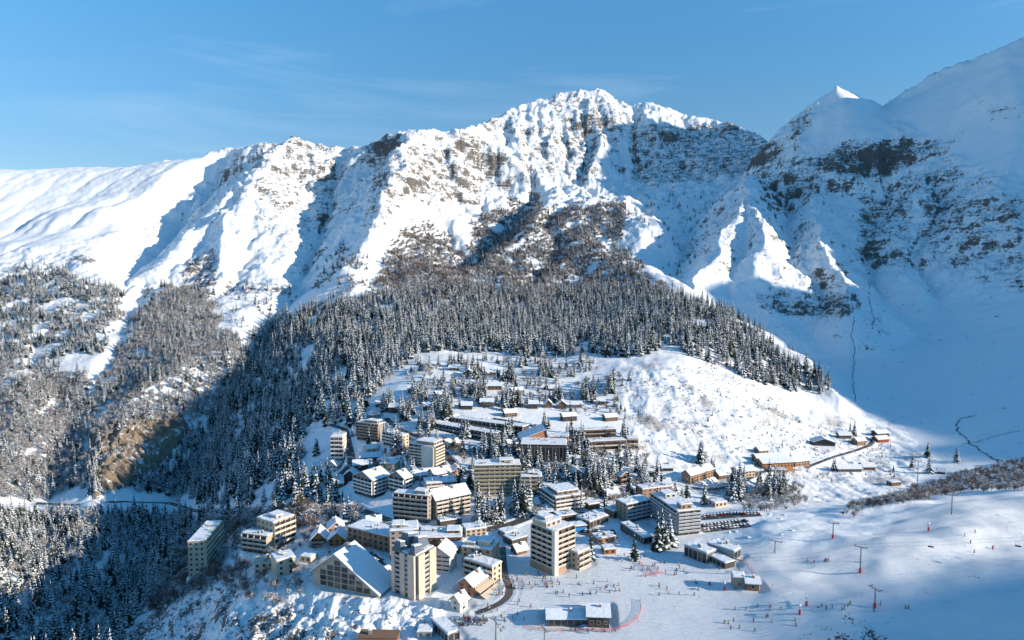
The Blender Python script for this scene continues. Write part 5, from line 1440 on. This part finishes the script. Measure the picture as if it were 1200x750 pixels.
JK = [('red', (.45, .03, .03)), ('blue', (.03, .10, .35)), ('black', (.02, .02, .025)), ('orange', (.55, .18, .03)), ('green', (.05, .22, .08)), ('white', (.6, .6, .6)), ('purple', (.16, .05, .2)), ('yellow', (.55, .42, .05)), ('turquoise', (.03, .28, .33)), ('grey', (.15, .15, .16))]
def person(x, y, where, grp, ski=True):
    me_, ln, spd, ar = rnd.choice(poses); cn, cc = rnd.choice(JK)
    z = float(ground(x, y)) + .02
    t = thing('person', 'person in %s jacket %s' % (cn, where), 'person', (x, y, z), rnd.uniform(0, 6.28), grp)
    b = link('body', me_, t); b.color = (*cc, 1)
    if ski:
        for s_ in (1, -1):
            link('ski', ski_mesh, t, (0.05, s_ * spd, 0.01)); link('pole', pole_mesh, t, (ln * .6 + ar * .34, s_ * .36, 1.03))
for cx, cy, rx, ry, n_, where, ski in [
 (550,728,22,6,46,'queueing at the slanted-roof lift station', True), (585,690,14,10,14,'beside the dark fenced path', True), (620,682,40,10,34,'on the piste in front of the stepped residence', True),
 (680,690,50,18,26,'on the middle of the nursery piste', True), (600,715,30,14,16,'on the lower left of the nursery piste', True), (690,740,34,3,12,'outside the low piste restaurant', False),
 (770,668,34,9,22,'by the red nets of the beginners area', True), (850,664,12,4,9,'in front of the gondola station', True), (588,660,6,14,12,'walking in the shopping street', False),
 (800,690,40,15,12,'skiing down the right of the nursery piste', True), (890,725,55,16,18,'on the slope below the piste hut', True), (960,658,14,3,6,'on the traverse under the lift', True), (1061,714,5,2,2,'alone in the blue shade of the piste hill', True),
 (1000,712,60,6,9,'along the edge of the shaded piste', True), (740,655,20,4,8,'between the conifers and the nets', False), (1130,640,50,20,6,'high on the sunny piste hill', True), (655,612,10,4,4,'near the white-banded block', False), (705,625,12,3,7,'on the plaza', False)]:
    for i in range(n_):
        r_ = math.sqrt(rnd.random()); a_ = rnd.uniform(0, 6.283); v = locate(cx + rx * r_ * math.cos(a_), cy + ry * r_ * math.sin(a_))
        if any((v.x - bx) ** 2 + (v.y - by) ** 2 < (br) ** 2 for bx, by, br in KEEP if br > 2.5): continue
        person(v.x, v.y, where, 'people ' + where, ski)

# ------------------------------------------------------------------ lift pylons, cables, chairs
steel = paint('galvanised_steel', (.22, .23, .24), .5, .6); redp = paint('red_padding', (.5, .04, .03), .6); whitep = paint('white_plastic', (.7, .7, .7), .5)
cabm = paint('steel_cable', (.05, .05, .055), .5, .5)
HEADS = {}
def pylon(key, px, py, top, label, arm=2.6, pad=True, ang=0.5):
    v = locate(px, py); D = math.hypot(v.x, v.y); a, t_ = azt(px, top); H = max(4, CZ + float(t_) * D - v.z)
    t = thing('lift_pylon', label, 'pylon', v, ang)
    mb = MB(); mb.tube((0, 0, -1), (0, 0, H), .38, .24, 8); mb.build('mast', steel, t)
    mb = MB(); mb.box(-.15, .15, -arm, arm, H - .2, H + .15); mb.build('crossarm', steel, t)
    for s_ in (-1, 1):
        mb = MB(); mb.box(-1.4, 1.4, s_ * arm - .12, s_ * arm + .12, H + .15, H + .35)
        for k in range(6): mb.tube((-1.25 + .5 * k, s_ * arm - .1, H + .4), (-1.25 + .5 * k, s_ * arm + .1, H + .4), .2, n=8)
        mb.build('sheave_train', steel, t)
    if pad:
        mb = MB(); mb.tube((0, 0, 0), (0, 0, 2.0), .62, n=8); mb.build('padding', redp, t)
    c, s_ = math.cos(ang), math.sin(ang)
    HEADS[key] = [Vector((v.x - s_ * q * arm, v.y + c * q * arm, v.z + H + .6)) for q in (-1, 1)]
pylon('a', 1008, 671, 641, 'tall chairlift pylon with red padded foot in the middle of the piste hill', ang=.9)
pylon('b', 976, 631, 613, 'chairlift pylon with red foot higher up near the shaded crest', ang=1.25)
pylon('c', 1115, 603, 580, 'chairlift pylon on the crest in front of the bush belt', ang=.9, pad=False)
pylon('d', 1025, 712, 690, 'short pylon with red foot above the bushes of the shaded piste', ang=.3)
pylon('e', 581, 752, 729, 'lift pylon at the bottom edge left of the low piste restaurant', arm=3, ang=.4, pad=False)
pylon('f', 638, 760, 737, 'lift pylon at the bottom edge in front of the low piste restaurant', arm=3, ang=.4, pad=False)
pylon('g', 866, 673, 656, 'slim pylon between the gondola station and the piste hut', ang=.8, pad=False)
pylon('h', 908, 648, 634, 'stubby dark pylon with wide arms right of the gondola station', arm=3.4, ang=1.0, pad=False)
pylon('i', 1075, 566, 540, 'thin pylon down in the valley beyond the bush belt', ang=.8, pad=False)
def cable(p, q, label, sag=2.5):
    mb = MB(); n = 14; pts = [p.lerp(q, i / n) - Vector((0, 0, sag * 4 * (i / n) * (1 - i / n))) for i in range(n + 1)]
    for a, b in zip(pts[:-1], pts[1:]): mb.tube(a, b, .035, n=4, caps=False)
    o = mb.build('cable', cabm); o['label'] = label; o['category'] = 'cable'; return pts
offR = HEADS['a'][0] + Vector((240, -10, 22)); far_g = HEADS['g']
c1 = cable(HEADS['a'][0], offR, 'front cable running right from the tall red-footed pylon'); c2 = cable(HEADS['a'][1], offR + Vector((2, 5, 0)), 'rear cable running right from the tall red-footed pylon')
cable(HEADS['g'][1], HEADS['a'][1], 'rear cable between the gondola station pylon and the tall red-footed pylon'); cable(HEADS['g'][0], HEADS['a'][0], 'front cable between the gondola station pylon and the tall red-footed pylon')
cable(HEADS['h'][0], HEADS['b'][0], 'front cable from the stubby pylon to the one at the crest'); cable(HEADS['h'][1], HEADS['b'][1], 'rear cable from the stubby pylon to the one at the crest')
cable(HEADS['b'][0], HEADS['i'][0], 'cable dropping from the crest into the shaded valley'); cable(HEADS['b'][1], HEADS['i'][1], 'second cable dropping from the crest into the shaded valley')
def chair(p, label):
    t = thing('lift_chair', label, 'chairlift chair', p, 1.0, 'chairs of the piste hill lift')
    mb = MB(); mb.tube((0, 0, 0), (0, 0, -2.2), .05, n=5); mb.build('hanger', steel, t)
    mb = MB(); mb.box(-.3, .3, -1.2, 1.2, -2.75, -2.62); mb.build('seat', cabm, t)
    mb = MB(); mb.box(-.36, -.28, -1.2, 1.2, -2.7, -2.0); mb.build('backrest', cabm, t)
    mb = MB(); mb.tube((.3, -1.2, -2.3), (.3, 1.2, -2.3), .04, n=5); mb.tube((.3, -1.2, -2.3), (-.3, -1.2, -2.2), .04, n=5); mb.tube((.3, 1.2, -2.3), (-.3, 1.2, -2.2), .04, n=5); mb.build('safety_bar', steel, t)
for k, (cc, i, lb) in enumerate([(c1, 4, 'nearer chair hanging over the bright piste'), (c2, 5, 'farther chair hanging over the bright piste'), (c1, 8, 'chair hanging furthest right over the piste hill'), (c2, 2, 'chair just right of the tall red-footed pylon')]): chair(cc[i], lb)
# snow guns, netting, piste poles
def gun(px, py, label):
    v = locate(px, py); t = thing('snow_gun', label, 'snow gun', v, rnd.uniform(0, 6))
    mb = MB(); mb.tube((0, 0, 0), (0, 0, 3.6), .10, n=6); mb.build('mast', steel, t)
    mb = MB(); mb.tube((0, 0, 0), (0, 0, 1.9), .5, n=8); mb.build('padding', redp, t)
    mb = MB(); mb.tube((-.6, 0, 3.9), (.6, 0, 4.2), .45, .55, 10); mb.build('fan', whitep, t)
gun(945, 710, 'snow gun with red padding where the sun meets the shade'); gun(937, 720, 'second snow gun a few steps below the shade line'); gun(849, 692, 'snow gun in the blue shadow left of the piste hut'); gun(1088, 622, 'snow gun on the upper traverse of the piste hill')
netm = paint('red_net', (.62, .09, .06), .8)
def net(pts, label, h=1.3):
    P = resample(pts, 3.0); t = thing('safety_net', label, 'safety net', P[0])
    mb = MB(); o = P[0]
    for a, b in zip(P[:-1], P[1:]):
        for z in (.15, .45, .75, 1.05, h):
            za = float(ground(a.x, a.y)) - o.z; zb = float(ground(b.x, b.y)) - o.z
            mb.add([(a.x - o.x, a.y - o.y, za + z - .09), (b.x - o.x, b.y - o.y, zb + z - .09), (b.x - o.x, b.y - o.y, zb + z), (a.x - o.x, a.y - o.y, za + z)], [(0, 1, 2, 3)])
    mb.build('net', netm, t)
    for p in P[::2]:
        mb = MB(); q = p - o; z = float(ground(p.x, p.y)) - o.z; mb.tube((q.x, q.y, z - .3), (q.x, q.y, z + h + .3), .05, n=5); mb.build('post', redp, t)
net([(667,739),(700,740),(738,736),(750,724),(754,712),(750,703)], 'curved red net around the shaded hollow right of the low piste restaurant')
net([(747,656),(752,664),(760,672),(770,676)], 'diagonal red net of the beginners area, upper strand'); net([(752,676),(765,675),(776,672)], 'short red net of the beginners area, lower strand'); net([(764,663),(772,666),(772,672)], 'red net loop of the beginners area, right side')
net([(868,656),(878,664),(884,672)], 'red net right of the gondola station'); net([(612,735),(640,741),(662,740)], 'low red net left of the piste restaurant')
polm = paint('piste_pole', (.6, .1, .05), .6)
for i, (px, py) in enumerate([(820,700),(840,712),(790,716),(905,690),(930,700),(980,690),(1010,700),(1050,705),(1190,640),(1180,622),(950,640),(925,636),(720,700),(660,700)]):
    v = locate(px, py); mb = MB(); mb.tube((0, 0, -.3), (0, 0, 2.2), .05, n=5); mb.tube((0, 0, 1.6), (0, 0, 2.2), .09, n=5)
    o = mb.build('piste_marker', polm, None, v); o['label'] = 'thin red marker pole standing on the piste'; o['category'] = 'marker pole'; o['group'] = 'red marker poles on the piste'
# boulders poking out of the snow
M['stone'] = varied('boulder_stone', (.06, .055, .05), (.19, .165, .14), .6, .9, snow=.75, frost_scale=.5)
bmeshes = []
for sd_ in range(4):
    bm = bmesh.new(); bmesh.ops.create_icosphere(bm, subdivisions=2, radius=1.0); r = random.Random(sd_)
    off = [r.uniform(0, 50) for _ in range(3)]
    from mathutils import noise as mn
    for v in bm.verts: v.co *= 1 + .45 * mn.noise(v.co * 1.4 + Vector(off)); v.co.z *= .6
    me_ = bpy.data.meshes.new('boulder'); bm.to_mesh(me_); bm.free(); me_.materials.append(M['stone']); bmeshes.append(me_)
for poly, n_, s0, s1, where in [([(745,440),(850,430),(960,500),(1040,520),(1050,560),(900,550),(760,520)], 110, .7, 2.6, 'on the open bumpy slope beside the forest'), ([(880,600),(960,600),(960,625),(870,640),(800,650)], 16, .6, 1.6, 'in the shaded hollow behind the gondola station'),
                            ([(1000,350),(1180,300),(1190,450),(1020,440)], 40, 1.2, 3.6, 'on the shaded slope of the eastern mountain'), ([(400,705),(520,712),(500,735),(410,735)], 14, .7, 1.6, 'on the ploughed heap below the towers')]:
    k = 0
    while k < n_:
        px, py = rnd.uniform(min(p[0] for p in poly), max(p[0] for p in poly)), rnd.uniform(min(p[1] for p in poly), max(p[1] for p in poly))
        if not in_poly(np.array([px]), np.array([py]), poly)[0]: continue
        k += 1; v = locate(px, py)
        o = thing('boulder', 'snow-capped boulder ' + where, 'rock', v, rnd.uniform(0, 6), 'boulders ' + where, me=bmeshes[k % 4], scale=(rnd.uniform(s0, s1) * rnd.uniform(.8, 1.6), rnd.uniform(s0, s1), rnd.uniform(s0, s1) * .8))
# ------------------------------------------------------------------ plant the trees (after the footprints of buildings and roads are known)
def blocked(x, y, pad):
    for (bx, by, br) in KEEP:
        if (x - bx) ** 2 + (y - by) ** 2 < (br + pad) ** 2: return True
    return False
keep = np.array(KEEP) if KEEP else np.zeros((1, 3))
P_ = np.array([(p[0], p[1], p[2]) for p in PTS])
okm = np.ones(len(P_), bool)
for bx, by, br in keep:
    okm &= (P_[:, 0] - bx) ** 2 + (P_[:, 1] - by) ** 2 > (br + .3) ** 2
PTS = [p for p, k in zip(PTS, okm) if k]
P_ = P_[okm]; P_[:, 2] = ground(P_[:, 0], P_[:, 1])
qx, qy = project(P_[:, 0], P_[:, 1], P_[:, 2])
Dp = np.hypot(P_[:, 0], P_[:, 1])
size = np.array([p[4] for p in PTS])
infr = (qx > -5) & (qx < 1205) & (qy > 0) & (qy < 765)
# is its top in sight over the ground in front?
uu, vv = grid_uv(P_[:, 0], P_[:, 1])
tt = (TZ - CZ) / DD; run = np.maximum.accumulate(tt, axis=1)
iu = np.clip(uu.astype(int), 0, NAZ - 1); iv = np.clip(vv.astype(int) - 1, 0, len(ld) - 1)
seen = (P_[:, 2] + 12 * size - CZ) / Dp > run[iu, iv]
LOOK = {'conifer': ('conifer_tree', 'snow-laden conifer', 'conifers'), 'frosted': ('bare_tree', 'frosted bare tree', 'bare trees'), 'brown': ('bare_tree', 'brown leafless tree', 'leafless trees')}
NAMES3 = {'conifer': 'conifer_forest', 'frosted': 'frosted_wood', 'brown': 'brown_wood'}
for kind, variants in KINDS.items():
    ids = np.array([i for i, p in enumerate(PTS) if p[3] == kind])
    score = (size[ids] / Dp[ids]) * np.where(infr[ids] & seen[ids], 1, 0)
    score = score * np.array([1.8 if PTS[i][5] == 'village conifers' else 1.0 for i in ids])
    order = ids[np.argsort(-score)]
    lim = 300 if kind == 'conifer' else 150
    near_ids, far_ids = order[:lim], order[lim:]
    protos = []
    for nkk, i in enumerate(near_ids):
        x, y, z = P_[i]; p = PTS[i]; vi = nkk % len(variants)
        nm, adj, gp = LOOK[kind]
        root = thing(nm, '%s %s' % (adj, p[6]), 'tree', (x, y, z), rnd.uniform(0, 6.28), '%s %s' % (gp, p[6]), scale=float(size[i]))
        cr_ = link('crown', variants[vi][0], root); tr_ = link('trunk', variants[vi][1], root)
        if len(protos) < len(variants): protos.append((cr_, tr_))
    # the rest of the wood: one object, instanced on points
    me = bpy.data.meshes.new(NAMES3[kind])
    me.vertices.add(len(far_ids)); me.vertices.foreach_set('co', P_[far_ids].astype(np.float32).ravel())
    for an, arr in (('size', size[far_ids]), ('turn', trs.uniform(0, 6.28, len(far_ids)))):
        at = me.attributes.new(an, 'FLOAT', 'POINT'); at.data.foreach_set('value', arr.astype(np.float32))
    at = me.attributes.new('variant', 'INT', 'POINT'); at.data.foreach_set('value', trs.randint(0, len(variants), len(far_ids)).astype(np.int32))
    o = bpy.data.objects.new(NAMES3[kind], me); col.objects.link(o)
    o['kind'] = 'stuff'; o['label'] = {'conifer': 'dense mass of snow-laden conifers covering the slopes above the village', 'frosted': 'frost-covered bare trees massed on the left hand slopes and gorge', 'brown': 'brown leafless trees massed below the central cliffs'}[kind]
    o['category'] = 'forest'
    ng = bpy.data.node_groups.new('plant_' + kind, 'GeometryNodeTree')
    ng.interface.new_socket('Geometry', in_out='INPUT', socket_type='NodeSocketGeometry')
    ng.interface.new_socket('Geometry', in_out='OUTPUT', socket_type='NodeSocketGeometry')
    gi = ng.nodes.new('NodeGroupInput'); go = ng.nodes.new('NodeGroupOutput'); jn = ng.nodes.new('GeometryNodeJoinGeometry')
    def attr(nm, ty='FLOAT'):
        k = ng.nodes.new('GeometryNodeInputNamedAttribute'); k.data_type = ty; k.inputs['Name'].default_value = nm
        return k.outputs['Attribute']
    sz = attr('size'); tn = attr('turn'); va = attr('variant', 'INT')
    cx_ = ng.nodes.new('ShaderNodeCombineXYZ'); ng.links.new(tn, cx_.inputs['Z'])
    for vi in range(len(variants)):
        cmp_ = ng.nodes.new('FunctionNodeCompare'); cmp_.data_type = 'INT'; cmp_.operation = 'EQUAL'
        ia = [s for s in cmp_.inputs if s.enabled and s.type == 'INT']
        ng.links.new(va, ia[0]); ia[1].default_value = vi
        for ob in protos[vi]:
            oi = ng.nodes.new('GeometryNodeObjectInfo'); oi.inputs['Object'].default_value = ob; oi.transform_space = 'ORIGINAL'
            ip = ng.nodes.new('GeometryNodeInstanceOnPoints')
            ng.links.new(gi.outputs[0], ip.inputs['Points']); ng.links.new(cmp_.outputs['Result'], ip.inputs['Selection'])
            ng.links.new(oi.outputs['Geometry'], ip.inputs['Instance']); ng.links.new(cx_.outputs[0], ip.inputs['Rotation']); ng.links.new(sz, ip.inputs['Scale'])
            ng.links.new(ip.outputs[0], jn.inputs[0])
    ng.links.new(jn.outputs[0], go.inputs[0])
    md = o.modifiers.new('plant', 'NODES'); md.node_group = ng


build_ground()
print('done', time.time() - T0)
